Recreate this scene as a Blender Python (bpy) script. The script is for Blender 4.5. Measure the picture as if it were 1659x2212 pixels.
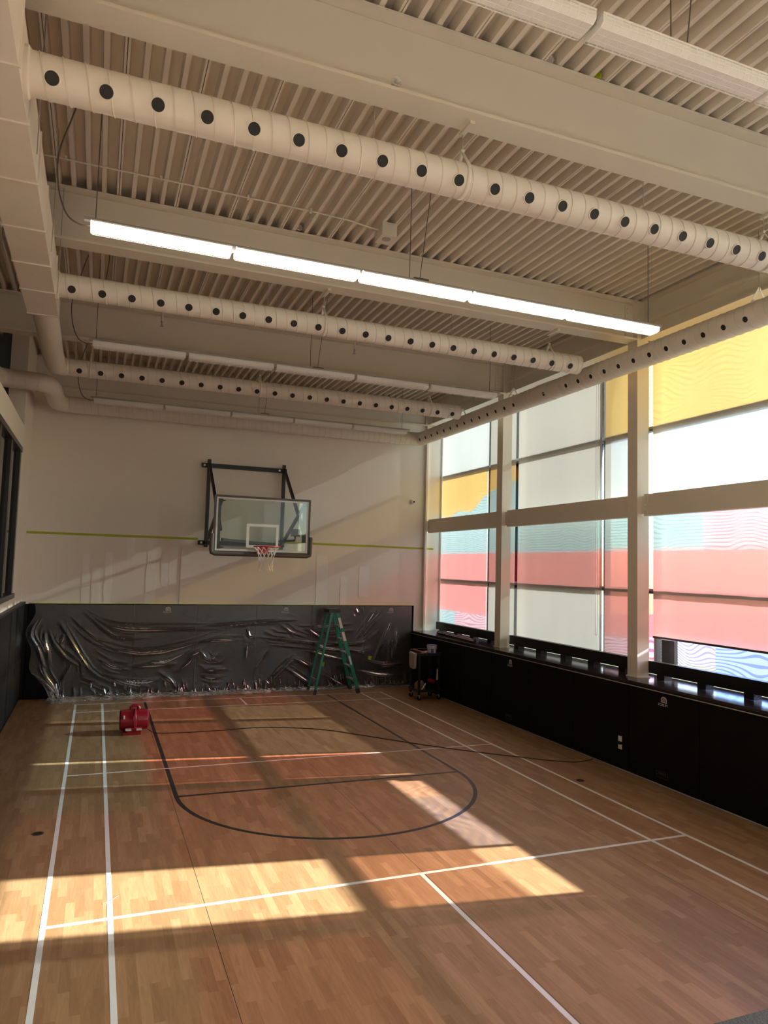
import bpy, math, random
from mathutils import Vector, Matrix, noise
random.seed(7)
R = math.radians
PI = math.pi
for o in list(bpy.data.objects): bpy.data.objects.remove(o)
scene = bpy.context.scene
col = scene.collection

# ------------------------------------------------------------------ camera
CAM = Vector((-2.8075, -7.9366, 2.6944)); PITCH, YAW, ROLL, FPX = 0.07601, 0.37768, 0.02719, 1551.85
cy, sy, cp, sp = math.cos(YAW), math.sin(YAW), math.cos(PITCH), math.sin(PITCH)
fwd = Vector((sy*cp, cy*cp, sp)); rgt = Vector((cy, -sy, 0)); upv = rgt.cross(fwd)
c_, s_ = math.cos(ROLL), math.sin(ROLL)
cr = c_*rgt + s_*upv; cu = -s_*rgt + c_*upv
cam = bpy.data.cameras.new('camera'); camo = bpy.data.objects.new('camera', cam); col.objects.link(camo)
M4 = Matrix((cr, cu, -fwd)).transposed().to_4x4(); M4.translation = CAM
camo.matrix_world = M4
cam.sensor_fit = 'HORIZONTAL'; cam.sensor_width = 36; cam.lens = FPX/1659*36; cam.clip_end = 400
scene.camera = camo

# ------------------------------------------------------------------ world, sun, exposure
SUN_TAN, SUN_DY = 0.447, 0.143
SUN_STRENGTH, SKY_STRENGTH, EXPOSURE = 30.0, 1.0, 0.17
w = bpy.data.worlds.new('world'); scene.world = w; w.use_nodes = True
nt = w.node_tree; bg = nt.nodes['Background']; sk = nt.nodes.new('ShaderNodeTexSky')
sk.sky_type = 'NISHITA'; sk.sun_disc = False; sk.sun_elevation = R(24.5); sk.sun_rotation = R(98)
sk.air_density = 1.0; sk.dust_density = 0.8; sk.ozone_density = 1.0
nt.links.new(sk.outputs[0], bg.inputs[0]); bg.inputs[1].default_value = SKY_STRENGTH
sd = bpy.data.lights.new('sun', 'SUN'); sd.energy = SUN_STRENGTH; sd.angle = R(0.6); sd.color = (1.0, 0.93, 0.82)
so = bpy.data.objects.new('sun', sd); col.objects.link(so)
so.rotation_euler = Vector((-1, SUN_DY, -SUN_TAN)).to_track_quat('-Z', 'Y').to_euler(); so.location = (30, -4, 16)
vs = scene.view_settings; vs.view_transform = 'Standard'; vs.look = 'None'; vs.gamma = 1; vs.use_curve_mapping = False; vs.exposure = EXPOSURE
cyc = scene.cycles
cyc.max_bounces = 10; cyc.diffuse_bounces = 5; cyc.glossy_bounces = 3; cyc.transmission_bounces = 6; cyc.transparent_max_bounces = 16
cyc.caustics_reflective = False; cyc.caustics_refractive = False; cyc.sample_clamp_indirect = 6.0; cyc.use_denoising = True

# ------------------------------------------------------------------ materials
MATS = {}
def newmat(name):
    m = bpy.data.materials.new(name); m.use_nodes = True; m.node_tree.nodes.clear(); MATS[name] = m
    out = m.node_tree.nodes.new('ShaderNodeOutputMaterial')
    return m, m.node_tree, out
def N(t, typ, **kw):
    n = t.nodes.new(typ)
    for k, v in kw.items():
        if k in n.inputs: n.inputs[k].default_value = v
        else: setattr(n, k, v)
    return n
def c4(c): return (c[0], c[1], c[2], 1)
def pbr(name, color, rough=0.5, metal=0.0, spec=0.5, var=0.0, vscale=6, bump=0.0, bscale=60, emit=None, estr=0, coat=0):
    m, t, out = newmat(name)
    b = N(t, 'ShaderNodeBsdfPrincipled'); b.inputs['Roughness'].default_value = rough
    b.inputs['Metallic'].default_value = metal; b.inputs['Specular IOR Level'].default_value = spec; b.inputs['Coat Weight'].default_value = coat
    b.inputs['Base Color'].default_value = c4(color)
    if var > 0 or bump > 0: tc = N(t, 'ShaderNodeTexCoord')
    if var > 0:
        nz = N(t, 'ShaderNodeTexNoise', Scale=vscale, Detail=5.0); t.links.new(tc.outputs['Object'], nz.inputs['Vector'])
        mx = N(t, 'ShaderNodeMix', data_type='RGBA')
        mx.inputs['A'].default_value = c4([x*(1-var) for x in color]); mx.inputs['B'].default_value = c4([min(1, x*(1+var)) for x in color])
        t.links.new(nz.outputs[0], mx.inputs['Factor']); t.links.new(mx.outputs['Result'], b.inputs['Base Color'])
    if bump > 0:
        nb = N(t, 'ShaderNodeTexNoise', Scale=bscale, Detail=3.0); t.links.new(tc.outputs['Object'], nb.inputs['Vector'])
        bp = N(t, 'ShaderNodeBump', Strength=bump, Distance=0.01); t.links.new(nb.outputs[0], bp.inputs['Height']); t.links.new(bp.outputs[0], b.inputs['Normal'])
    if emit: b.inputs['Emission Color'].default_value = c4(emit); b.inputs['Emission Strength'].default_value = estr
    t.links.new(b.outputs[0], out.inputs[0])
    return m
WHITE = (0.74, 0.69, 0.61)
pbr('wall_paint', (0.78, 0.725, 0.65), 0.75, var=0.04, vscale=1.3, bump=0.05, bscale=120)
pbr('wall_patch', (0.82, 0.79, 0.74), 0.8, var=0.05, vscale=9)
pbr('steel_paint', (0.70, 0.64, 0.54), 0.5, var=0.04, vscale=2, bump=0.04, bscale=80)
pbr('deck_paint', (0.74, 0.67, 0.58), 0.5, var=0.05, vscale=1.5)
pbr('roof_dark', (0.10, 0.09, 0.08), 0.9, var=0.1)
pbr('duct_paint', (0.76, 0.70, 0.62), 0.42, var=0.05, vscale=3, bump=0.03, bscale=30)
pbr('duct_seam', (0.70, 0.64, 0.56), 0.5, var=0.03)
pbr('hole_black', (0.008, 0.008, 0.008), 0.6, var=0.05)
pbr('black_pad', (0.006, 0.006, 0.007), 0.6, spec=0.10, var=0.1, vscale=4, bump=0.15, bscale=250)
pbr('black_trim', (0.008, 0.008, 0.009), 0.4, spec=0.25, var=0.08)
pbr('black_gloss', (0.02, 0.017, 0.02), 0.16, spec=0.6, var=0.1, vscale=4)
pbr('black_metal', (0.02, 0.021, 0.024), 0.4, metal=0.3, var=0.1)
pbr('grey_frame', (0.07, 0.065, 0.06), 0.4, metal=0.3, var=0.08)
pbr('board_pad', (0.10, 0.09, 0.075), 0.6, var=0.08)
pbr('window_frame', (0.03, 0.032, 0.035), 0.35, metal=0.4, var=0.06)
pbr('pad_edge', (0.45, 0.42, 0.40), 0.5, var=0.05)
pbr('white_print', (0.5, 0.49, 0.47), 0.6, var=0.05, vscale=60)
pbr('grey_print', (0.07, 0.07, 0.07), 0.6, var=0.05, vscale=60)
pbr('tape_green', (0.36, 0.42, 0.02), 0.6, var=0.12, vscale=5)
pbr('line_white', (0.78, 0.78, 0.75), 0.45, var=0.06, vscale=12)
pbr('line_black', (0.02, 0.02, 0.022), 0.45, var=0.1, vscale=12)
pbr('housing', (0.72, 0.70, 0.66), 0.35, metal=0.0, var=0.04)
pbr('strut', (0.42, 0.40, 0.37), 0.4, metal=0.5, var=0.08)
pbr('rod', (0.16, 0.14, 0.12), 0.4, metal=0.6, var=0.06)
pbr('wire', (0.85, 0.84, 0.82), 0.4, var=0.03)
pbr('lens_off', (0.80, 0.78, 0.76), 0.25, var=0.04, vscale=4)
pbr('lens_on', (0.9, 0.92, 0.95), 0.3, emit=(1.0, 0.93, 0.82), estr=6.0, var=0.01)
pbr('red_plastic', (0.30, 0.006, 0.018), 0.32, var=0.06, coat=0.2)
pbr('red_rim', (0.55, 0.03, 0.015), 0.4, var=0.05)
pbr('sticker', (0.7, 0.68, 0.64), 0.6, var=0.15, vscale=60)
pbr('net_cord', (0.80, 0.76, 0.70), 0.7, var=0.05)
pbr('ladder_green', (0.006, 0.21, 0.125), 0.4, var=0.08)
pbr('aluminium', (0.55, 0.54, 0.52), 0.35, metal=0.8, var=0.05)
pbr('ladder_black', (0.02, 0.02, 0.02), 0.5, var=0.05)
pbr('canvas', (0.42, 0.37, 0.28), 0.8, var=0.1, vscale=8, bump=0.2, bscale=40)
pbr('bucket_white', (0.75, 0.73, 0.70), 0.4, var=0.05)
pbr('lid_blue', (0.06, 0.10, 0.35), 0.4, var=0.08)
pbr('tool_red', (0.4, 0.02, 0.02), 0.4, var=0.1)
pbr('tool_orange', (0.6, 0.16, 0.03), 0.5, var=0.1)
pbr('cloth_pattern', (0.22, 0.13, 0.10), 0.9, var=0.6, vscale=30)
pbr('cord_dark', (0.025, 0.012, 0.012), 0.5, var=0.1)
pbr('feather', (0.80, 0.77, 0.70), 0.6, var=0.05)
pbr('neon', (0.55, 0.62, 0.02), 0.5, var=0.05)
pbr('white_plastic', (0.78, 0.77, 0.75), 0.35, var=0.03)
pbr('brass', (0.10, 0.07, 0.035), 0.35, metal=0.7, var=0.2, vscale=30)
pbr('concrete', (0.36, 0.34, 0.31), 0.9, var=0.15, vscale=0.6)
pbr('asphalt', (0.16, 0.16, 0.165), 0.9, var=0.25, vscale=0.2)
pbr('grass_far', (0.14, 0.16, 0.07), 0.95, var=0.4, vscale=0.4)
pbr('bark', (0.06, 0.045, 0.035), 0.9, var=0.3, vscale=12)
pbr('fence_iron', (0.02, 0.02, 0.022), 0.5, var=0.1)
pbr('far_room', (0.32, 0.37, 0.38), 0.8, var=0.06, vscale=1)
pbr('tube_navy', (0.012, 0.012, 0.05), 0.2, var=0.1)
pbr('red_stripe', (0.2, 0.03, 0.03), 0.6, var=0.1)

# court floor: plank colour comes from a per-plank attribute, grain from noise
def wood():
    m, t, out = newmat('wood_floor')
    b = N(t, 'ShaderNodeBsdfPrincipled'); b.inputs['Specular IOR Level'].default_value = 0.45
    tc = N(t, 'ShaderNodeTexCoord'); geo = N(t, 'ShaderNodeNewGeometry')
    at = N(t, 'ShaderNodeAttribute', attribute_name='tone'); oi = N(t, 'ShaderNodeObjectInfo')
    ad = N(t, 'ShaderNodeMath', operation='ADD'); t.links.new(at.outputs['Fac'], ad.inputs[0])
    kind = N(t, 'ShaderNodeAttribute', attribute_name='tone_from_object'); kind.attribute_type = 'OBJECT'
    mu = N(t, 'ShaderNodeMath', operation='MULTIPLY'); t.links.new(kind.outputs['Fac'], mu.inputs[0]); t.links.new(oi.outputs['Random'], mu.inputs[1]); t.links.new(mu.outputs[0], ad.inputs[1])
    rp = N(t, 'ShaderNodeValToRGB')
    e = rp.color_ramp.elements; e[0].position = 0.0; e[0].color = (0.292, 0.160, 0.077, 1); e[1].position = 1.0; e[1].color = (0.40, 0.240, 0.125, 1)
    x = e.new(0.5); x.color = (0.34, 0.194, 0.096, 1)
    t.links.new(ad.outputs[0], rp.inputs[0])
    mp = N(t, 'ShaderNodeMapping'); mp.inputs['Scale'].default_value = (34, 3.2, 1); t.links.new(geo.outputs['Position'], mp.inputs['Vector'])
    of = N(t, 'ShaderNodeVectorMath', operation='ADD'); cb = N(t, 'ShaderNodeCombineXYZ'); m9 = N(t, 'ShaderNodeMath', operation='MULTIPLY'); m9.inputs[1].default_value = 57.0
    t.links.new(ad.outputs[0], m9.inputs[0]); t.links.new(m9.outputs[0], cb.inputs[1]); t.links.new(mp.outputs[0], of.inputs[0]); t.links.new(cb.outputs[0], of.inputs[1])
    wv = N(t, 'ShaderNodeTexNoise', Scale=1.0, Detail=4.0, Distortion=1.2); t.links.new(of.outputs[0], wv.inputs['Vector'])
    cr2 = N(t, 'ShaderNodeValToRGB'); e2 = cr2.color_ramp.elements; e2[0].position = 0.3; e2[0].color = (0.86, 0.84, 0.81, 1); e2[1].position = 0.65; e2[1].color = (1.06, 1.06, 1.06, 1)
    t.links.new(wv.outputs[0], cr2.inputs[0])
    mx = N(t, 'ShaderNodeMix', data_type='RGBA', blend_type='MULTIPLY'); mx.inputs['Factor'].default_value = 1
    t.links.new(rp.outputs[0], mx.inputs['A']); t.links.new(cr2.outputs[0], mx.inputs['B'])
    dn = N(t, 'ShaderNodeTexNoise', Scale=0.7, Detail=6.0); t.links.new(geo.outputs['Position'], dn.inputs['Vector'])
    dr = N(t, 'ShaderNodeMapRange'); dr.inputs['From Min'].default_value = 0.3; dr.inputs['From Max'].default_value = 0.7; dr.inputs['To Min'].default_value = 0.36; dr.inputs['To Max'].default_value = 0.54
    t.links.new(dn.outputs[0], dr.inputs[0]); t.links.new(dr.outputs[0], b.inputs['Roughness'])
    t.links.new(mx.outputs['Result'], b.inputs['Base Color']); t.links.new(b.outputs[0], out.inputs[0])
wood()

def film(name, base, line, scale=7.0, dist=6.0, width=0.62, rot=0.0):
    """translucent printed vinyl on the glass: a colour with thin contour lines"""
    m, t, out = newmat(name); tr = N(t, 'ShaderNodeBsdfTransparent'); tr.inputs[0].default_value = c4(base)
    if line:
        tc = N(t, 'ShaderNodeTexCoord'); mp = N(t, 'ShaderNodeMapping'); mp.inputs['Rotation'].default_value = (rot, 0, 0); t.links.new(tc.outputs['Object'], mp.inputs[0])
        wv = N(t, 'ShaderNodeTexWave', bands_direction='Z'); wv.inputs['Scale'].default_value = scale; wv.inputs['Distortion'].default_value = dist
        wv.inputs['Detail'].default_value = 0.0; wv.inputs['Detail Scale'].default_value = 0.28; t.links.new(mp.outputs[0], wv.inputs['Vector'])
        rp = N(t, 'ShaderNodeValToRGB'); e = rp.color_ramp.elements; e[0].position = width; e[0].color = c4(base); e[1].position = min(1, width+0.12); e[1].color = c4(line)
        t.links.new(wv.outputs['Fac'], rp.inputs[0]); t.links.new(rp.outputs[0], tr.inputs[0])
    t.links.new(tr.outputs[0], out.inputs[0])
film('film_yellow', (0.98, 0.66, 0.20), (0.86, 0.50, 0.17), 5, 26, 0.70)
film('film_yellow_plain', (0.96, 0.60, 0.18), None)
film('film_sky', (0.55, 0.76, 0.84), (0.34, 0.52, 0.60), 5.2, 24, 0.74)
film('film_dimmer', (0.80, 0.85, 0.87), None)  # made-up layer for clear panes, added to dim the sun on their shades
film('film_pink', (0.98, 0.36, 0.37), None)
film('film_salmon', (0.42, 0.27, 0.23), None)
film('film_rose', (0.97, 0.68, 0.76), (0.70, 0.28, 0.46), 5.2, 28, 0.70)
film('film_purple', (0.95, 0.88, 0.95), (0.58, 0.44, 0.68), 7, 26, 0.68)
film('film_blue', (0.62, 0.68, 1.0), (0.32, 0.38, 0.85), 5, 26, 0.68)
film('film_violet', (0.80, 0.36, 0.66), None)

def glass(name, tint, refl=0.06):
    m, t, out = newmat(name); tr = N(t, 'ShaderNodeBsdfTransparent'); tr.inputs[0].default_value = c4(tint)
    g = N(t, 'ShaderNodeBsdfGlossy'); g.inputs['Roughness'].default_value = 0.02; fr = N(t, 'ShaderNodeFresnel'); fr.inputs['IOR'].default_value = 1.0+refl*9
    mx = N(t, 'ShaderNodeMixShader'); t.links.new(fr.outputs[0], mx.inputs[0]); t.links.new(tr.outputs[0], mx.inputs[1]); t.links.new(g.outputs[0], mx.inputs[2]); t.links.new(mx.outputs[0], out.inputs[0])
glass('pane_glass', (0.90, 0.95, 0.96), 0.03)
glass('room_glass', (0.62, 0.66, 0.66), 0.06)
glass('board_glass', (0.86, 0.93, 0.90), 0.05)

def shade(name, refl, trans, openness):
    m, t, out = newmat(name)
    d = N(t, 'ShaderNodeBsdfDiffuse'); d.inputs[0].default_value = c4(refl); l = N(t, 'ShaderNodeBsdfTranslucent')
    tc = N(t, 'ShaderNodeTexCoord'); nz = N(t, 'ShaderNodeTexNoise', Scale=3.0, Detail=4.0); mp = N(t, 'ShaderNodeMapping'); mp.inputs['Scale'].default_value = (1, 1.0, 0.15)
    t.links.new(tc.outputs['Object'], mp.inputs[0]); t.links.new(mp.outputs[0], nz.inputs[0])
    mx0 = N(t, 'ShaderNodeMix', data_type='RGBA'); mx0.inputs['A'].default_value = c4([x*0.86 for x in trans]); mx0.inputs['B'].default_value = c4([min(1, x*1.1) for x in trans])
    t.links.new(nz.outputs[0], mx0.inputs['Factor']); t.links.new(mx0.outputs['Result'], l.inputs[0])
    a = N(t, 'ShaderNodeAddShader'); t.links.new(d.outputs[0], a.inputs[0]); t.links.new(l.outputs[0], a.inputs[1])
    tr = N(t, 'ShaderNodeBsdfTransparent'); mx = N(t, 'ShaderNodeMixShader'); mx.inputs[0].default_value = openness
    t.links.new(a.outputs[0], mx.inputs[1]); t.links.new(tr.outputs[0], mx.inputs[2]); t.links.new(mx.outputs[0], out.inputs[0])
shade('shade_fabric', (0.45, 0.45, 0.44), (0.098, 0.100, 0.101), 0.055)
shade('shade_low_trans', (0.43, 0.42, 0.40), (0.053, 0.052, 0.049), 0.09)  # weaker translucency and larger openness than the other fabric

def plastic():
    m, t, out = newmat('plastic_film')
    tr = N(t, 'ShaderNodeBsdfTransparent'); tr.inputs[0].default_value = (0.93, 0.93, 0.93, 1)
    d = N(t, 'ShaderNodeBsdfDiffuse'); d.inputs[0].default_value = (0.75, 0.74, 0.72, 1)
    g = N(t, 'ShaderNodeBsdfGlossy'); g.inputs['Roughness'].default_value = 0.30; g.inputs[0].default_value = (0.9, 0.9, 0.9, 1)
    tc = N(t, 'ShaderNodeTexCoord'); mp = N(t, 'ShaderNodeMapping'); mp.inputs['Scale'].default_value = (2.2, 1, 5.0); t.links.new(tc.outputs['Object'], mp.inputs[0])
    n1 = N(t, 'ShaderNodeTexNoise', Scale=5.0, Detail=4.0, Distortion=1.0); t.links.new(mp.outputs[0], n1.inputs[0])
    bp = N(t, 'ShaderNodeBump', Strength=0.14, Distance=0.03); t.links.new(n1.outputs[0], bp.inputs['Height'])
    t.links.new(bp.outputs[0], g.inputs['Normal']); t.links.new(bp.outputs[0], d.inputs['Normal'])
    lw = N(t, 'ShaderNodeFresnel'); lw.inputs['IOR'].default_value = 1.5; t.links.new(bp.outputs[0], lw.inputs['Normal'])
    m1 = N(t, 'ShaderNodeMixShader'); m1.inputs[0].default_value = 0.04; t.links.new(tr.outputs[0], m1.inputs[1]); t.links.new(d.outputs[0], m1.inputs[2])
    ma = N(t, 'ShaderNodeMath', operation='MULTIPLY_ADD'); ma.inputs[1].default_value = 1.0; ma.inputs[2].default_value = 0.03; t.links.new(lw.outputs[0], ma.inputs[0])
    m2 = N(t, 'ShaderNodeMixShader'); t.links.new(ma.outputs[0], m2.inputs[0]); t.links.new(m1.outputs[0], m2.inputs[1]); t.links.new(g.outputs[0], m2.inputs[2]); t.links.new(m2.outputs[0], out.inputs[0])
plastic()

# ------------------------------------------------------------------ geometry helpers
def woff(o):
    v = Vector((0, 0, 0))
    while o is not None: v = v + o.location; o = o.parent
    return v
class MB:
    def __init__(s): s.v = []; s.f = []
    def add(s, vs_, fs):
        b = len(s.v); s.v += [tuple(p) for p in vs_]; s.f += [tuple(b+i for i in f) for f in fs]; return s
    def box(s, x0, x1, y0, y1, z0, z1):
        return s.add([(x0,y0,z0),(x1,y0,z0),(x1,y1,z0),(x0,y1,z0),(x0,y0,z1),(x1,y0,z1),(x1,y1,z1),(x0,y1,z1)],
                     [(0,3,2,1),(4,5,6,7),(0,1,5,4),(1,2,6,5),(2,3,7,6),(3,0,4,7)])
    def bar(s, p0, p1, wx, wz, up=(0,0,1)):
        p0, p1 = Vector(p0), Vector(p1); d = (p1-p0).normalized(); u = Vector(up)
        if abs(d.dot(u)) > .98: u = Vector((0,1,0))
        a = d.cross(u).normalized(); b = a.cross(d).normalized(); vs_ = []
        for p in (p0, p1):
            for i, j in ((-1,-1),(1,-1),(1,1),(-1,1)): vs_.append(p + a*i*wx/2 + b*j*wz/2)
        return s.add(vs_, [(3,2,1,0),(4,5,6,7),(0,1,5,4),(1,2,6,5),(2,3,7,6),(3,0,4,7)])
    def prism(s, pts, d):
        n = len(pts); d = Vector(d); a = [Vector(p) for p in pts]
        return s.add(a+[p+d for p in a], [tuple(range(n))[::-1], tuple(range(n, 2*n))] + [(i,(i+1)%n,n+(i+1)%n,n+i) for i in range(n)])
    def tube(s, path, r, n=8, caps=True, rs=None):
        P = [Vector(p) for p in path]; b = len(s.v); ref = None; rings = []
        for i, p in enumerate(P):
            d = (P[min(i+1,len(P)-1)]-P[max(i-1,0)])
            d = d.normalized() if d.length > 1e-9 else Vector((0,0,1))
            if ref is None: ref = Vector((0,0,1)) if abs(d.z) < .9 else Vector((1,0,0))
            a = (ref - d*ref.dot(d))
            if a.length < 1e-6: a = d.orthogonal()
            a.normalize(); c = d.cross(a); ref = a; rr = rs[i] if rs else r
            rings.append([p + (a*math.cos(2*PI*k/n)+c*math.sin(2*PI*k/n))*rr for k in range(n)])
        vs_ = [q for g in rings for q in g]; fs = []
        for i in range(len(P)-1):
            for k in range(n): fs.append((i*n+k, i*n+(k+1)%n, (i+1)*n+(k+1)%n, (i+1)*n+k))
        if caps: fs += [tuple(range(n))[::-1], tuple((len(P)-1)*n+k for k in range(n))]
        return s.add(vs_, fs)
    def lathe(s, prof, c, n=24, axis='z', cap=True):
        vs_ = []; fs = []
        for r, h in prof:
            for k in range(n):
                a = 2*PI*k/n; x, y = r*math.cos(a), r*math.sin(a)
                p = (x, y, h) if axis == 'z' else ((h, x, y) if axis == 'x' else (y, h, x))
                vs_.append((p[0]+c[0], p[1]+c[1], p[2]+c[2]))
        for i in range(len(prof)-1):
            for k in range(n): fs.append((i*n+k, i*n+(k+1)%n, (i+1)*n+(k+1)%n, (i+1)*n+k))
        if cap: fs += [tuple(range(n))[::-1], tuple((len(prof)-1)*n+k for k in range(n))]
        return s.add(vs_, fs)
    def mesh(s, name, mat, smooth=False, off=(0,0,0)):
        me = bpy.data.meshes.new(name); me.from_pydata([(p[0]-off[0], p[1]-off[1], p[2]-off[2]) for p in s.v], [], s.f); me.update()
        if mat: me.materials.append(MATS[mat])
        if smooth:
            me.shade_smooth()
            try: me.set_sharp_from_angle(angle=R(35))
            except Exception: pass
        return me
    def build(s, name, mat, parent=None, smooth=False, base=None, **tags):
        off = woff(parent) if parent else (Vector(base) if base else Vector((0,0,0)))
        o = bpy.data.objects.new(name, s.mesh(name, mat, smooth, off)); col.objects.link(o)
        if parent: o.parent = parent
        elif base: o.location = base
        for k, v in tags.items(): o[k] = v
        return o
def inst(name, me, parent, loc, rot=None):
    o = bpy.data.objects.new(name, me); col.objects.link(o); o.parent = parent; o.location = Vector(loc)-woff(parent)
    if rot: o.rotation_euler = rot
    return o
def thing(name, label, cat, loc, group=None, kind=None):
    o = bpy.data.objects.new(name, None); o.empty_display_size = .1; col.objects.link(o); o.location = loc
    o['label'] = label; o['category'] = cat
    if group: o['group'] = group
    if kind: o['kind'] = kind
    return o
def B(*a): return MB().box(*a)
def struct(name, mb, mat, label, cat='wall', smooth=False):
    return mb.build(name, mat, None, smooth, kind='structure', label=label, category=cat)
def smoothpath(P, k=6):
    P = [Vector(p) for p in P]; out = []
    for i in range(len(P)-1):
        a, b, c, d = P[max(i-1, 0)], P[i], P[i+1], P[min(i+2, len(P)-1)]
        for j in range(k):
            t = j/k; out.append(.5*((2*b)+(c-a)*t+(2*a-5*b+4*c-d)*t*t+(3*b-a-3*c+d)*t**3))
    return out+[P[-1]]
bolt_me = MB().lathe([(0.013,0),(0.013,0.007),(0.009,0.011)], (0,0,0), 8).mesh('bolt', 'steel_paint')

XL, XR = -4.03, 4.03           # pad faces
YB = 7.42                      # back wall
BY = [-3.33, 0.28, 3.93, 7.47] # roof beam centres
COLY = [-3.41, 0.27, 3.95]     # window columns

# ================================================================== floor with planks and court lines
floor = struct('floor', MB().box(-4.12, 4.12, -10.5, 7.45, -0.30, -0.004), 'concrete', 'plank-patterned court floor with painted court lines', 'floor')
nx = 120; PW, PL = 8.06/nx, 0.42
plank = B(0.0, PW, 0.0, PL, -0.004, 0.0).mesh('floor_plank', 'wood_floor')
cells = []
for i in range(nx):
    x0 = -4.03 + i*8.06/nx
    y = -7.1 - random.random()*PL
    while y < 7.40:
        cells.append((x0, y)); y += PL
def near(cx, cy_):
    d = Vector((cx+PW/2, cy_+PL/2, 0))-CAM; zc = d.dot(fwd)
    if zc < .5: return 1e9
    u, v = d.dot(cr)/zc, d.dot(cu)/zc
    if abs(u) > .54 or v < -.72: return 1e9
    return d.length
cells.sort(key=lambda c: near(*c))
for (x0, y0) in cells[:300]:
    o = inst('floor_plank', plank, floor, (x0, y0, 0)); o['tone_from_object'] = 1.0
mb = MB(); tones = []
for (x0, y0) in cells[300:]:
    y0c, y1c = max(y0, -7.1), min(y0+PL, 7.42)
    if y1c-y0c < .02: continue
    mb.box(x0, x0+PW, y0c, y1c, -.004, 0); tones.append(random.random())
rest = mb.build('floor_planks', 'wood_floor', floor, kind='stuff'); rest['tone_from_object'] = 0.0
at = rest.data.attributes.new('tone', 'FLOAT', 'FACE'); at.data.foreach_set('value', [t for t in tones for _ in range(6)])
LT = 0.0012
def cline(x0, x1, y0, y1, mat='line_white', z=LT): B(x0, x1, y0, y1, 0.0, z).build('court_line', mat, floor)
for s in (-1, 1):
    cline(s*3.03-.02, s*3.03+.02, -6.70, 6.70, z=.0016); cline(s*2.57-.02, s*2.57+.02, -6.70, 6.70, z=.0016)
cline(-3.01, 3.01, -2.0, -1.96); cline(-3.01, 3.01, 1.965, 1.995); cline(-3.01, 3.01, 5.925, 5.955); cline(-3.01, 3.01, 6.665, 6.695)
cline(-.02, .02, -6.7, -2.0); cline(-.02, .02, 5.955, 6.665)
for s in (-1, 1): cline(s*1.815-.025, s*1.815+.025, .78, 6.66, 'line_black', .0009)
cline(-1.79, 1.79, .755, .805, 'line_black', .0009)
mb = MB(); n = 64; a_, b_ = 1.79, 1.84
vs_ = []; fs = []
for i in range(n+1):
    t = PI + PI*i/n
    for r_ in (a_, b_):
        for z_ in (0, .0008): vs_.append((r_*math.cos(t), .78+r_*math.sin(t), z_))
for i in range(n):
    k = i*4; fs += [(k+1,k+3,k+7,k+5),(k,k+1,k+5,k+4),(k+2,k+6,k+7,k+3)]
mb.add(vs_, fs).build('court_line', 'line_black', floor)
for x in (-1.87, 0.03, 2.08): B(x-.0018, x+.0018, -6.9, 7.3, 0, .0003).build('floor_seam', 'hole_black', floor)
for x, y, l in ((-3.2, .02, 'brass floor socket beside the left court sidelines'), (3.17, -.03, 'brass floor socket between right sidelines and black padded bench')):
    t = thing('floor_socket', l, 'floor socket', (x, y, 0), 'net post sockets')
    MB().lathe([(.055,0),(.055,.003),(.042,.004),(.04,.002)], (x, y, 0), 24).build('ring', 'brass', t, True)
    MB().lathe([(.038,0.0),(.038,.0022)], (x, y, 0), 24).build('cap', 'hole_black', t, True)

# ================================================================== walls
struct('wall_back', MB().box(-8.3, 5.0, YB, YB+.25, -.3, 6.79), 'wall_paint', 'beige painted back wall behind the basketball hoop')
wb = bpy.data.objects['wall_back']
B(-1.19, 1.25, YB-.016, YB+.01, 1.80, 3.03).build('backing_panel', 'wall_paint', wb)
def blotch(x0, x1, z0, z1, seed):
    rnd = random.Random(seed); L_ = []; n = 9
    for i in range(n+1): L_.append((x0+rnd.uniform(-.012,.012), YB-.004, z0+(z1-z0)*i/n))
    for i in range(n, -1, -1): L_.append((x1+rnd.uniform(-.012,.012), YB-.004, z0+(z1-z0)*i/n))
    MB().prism(L_, (0, .006, 0)).build('filler_patch', 'wall_patch', wb)
for k, a in enumerate([(-3.06,-2.94,1.80,2.79),(-2.88,-2.72,1.80,2.52),(-2.65,-2.51,1.80,2.83),(-2.25,-2.11,2.68,3.13),(-1.86,-1.68,1.80,3.10),(-1.58,-1.43,2.28,2.84),(-1.42,-1.26,2.2,2.99),(1.72,1.98,1.80,2.90),(2.28,2.44,1.8,2.45),(2.72,2.95,2.0,2.68)]): blotch(*a, k)

# left wall: full to z 4.97, an opening above, window below
WL = -4.10
mb = MB()
mb.box(WL-.15, WL, -10.5, YB, -.3, 2.0); mb.box(WL-.15, WL, -10.5, YB, 4.57, 4.97)
mb.box(WL-.15, WL, 5.78, YB, 2.0, 4.57); mb.box(WL-.27, WL, 5.80, YB, 4.97, 6.79); mb.box(WL-.15, WL, -10.5, -1.6, 2.0, 4.57)
struct('wall_left', mb, 'wall_paint', 'cream left wall with dark-framed window and open top')
win = thing('window_1', 'black framed interior window in the left wall above dark pads', 'window', (WL, 3, 2.0), kind='structure')
for y0, y1 in ((5.62,5.78),(4.28,4.46),(2.9,3.06),(1.5,1.66),(0.1,.26),(-1.6,-1.5)): B(WL-.12, WL-.01, y0, y1, 2.08, 4.49).build('mullion', 'window_frame', win)
B(WL-.13, WL+.03, -1.6, 5.78, 2.0, 2.08).build('sill', 'window_frame', win); B(WL-.12, WL+.01, -1.6, 5.78, 4.49, 4.57).build('head', 'window_frame', win)
for y0, y1 in ((4.46,5.62),(3.06,4.28),(1.66,2.9),(.26,1.5),(-1.5,.1)): B(WL-.07, WL-.06, y0, y1, 2.08, 4.49).build('pane', 'room_glass', win)
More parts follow.
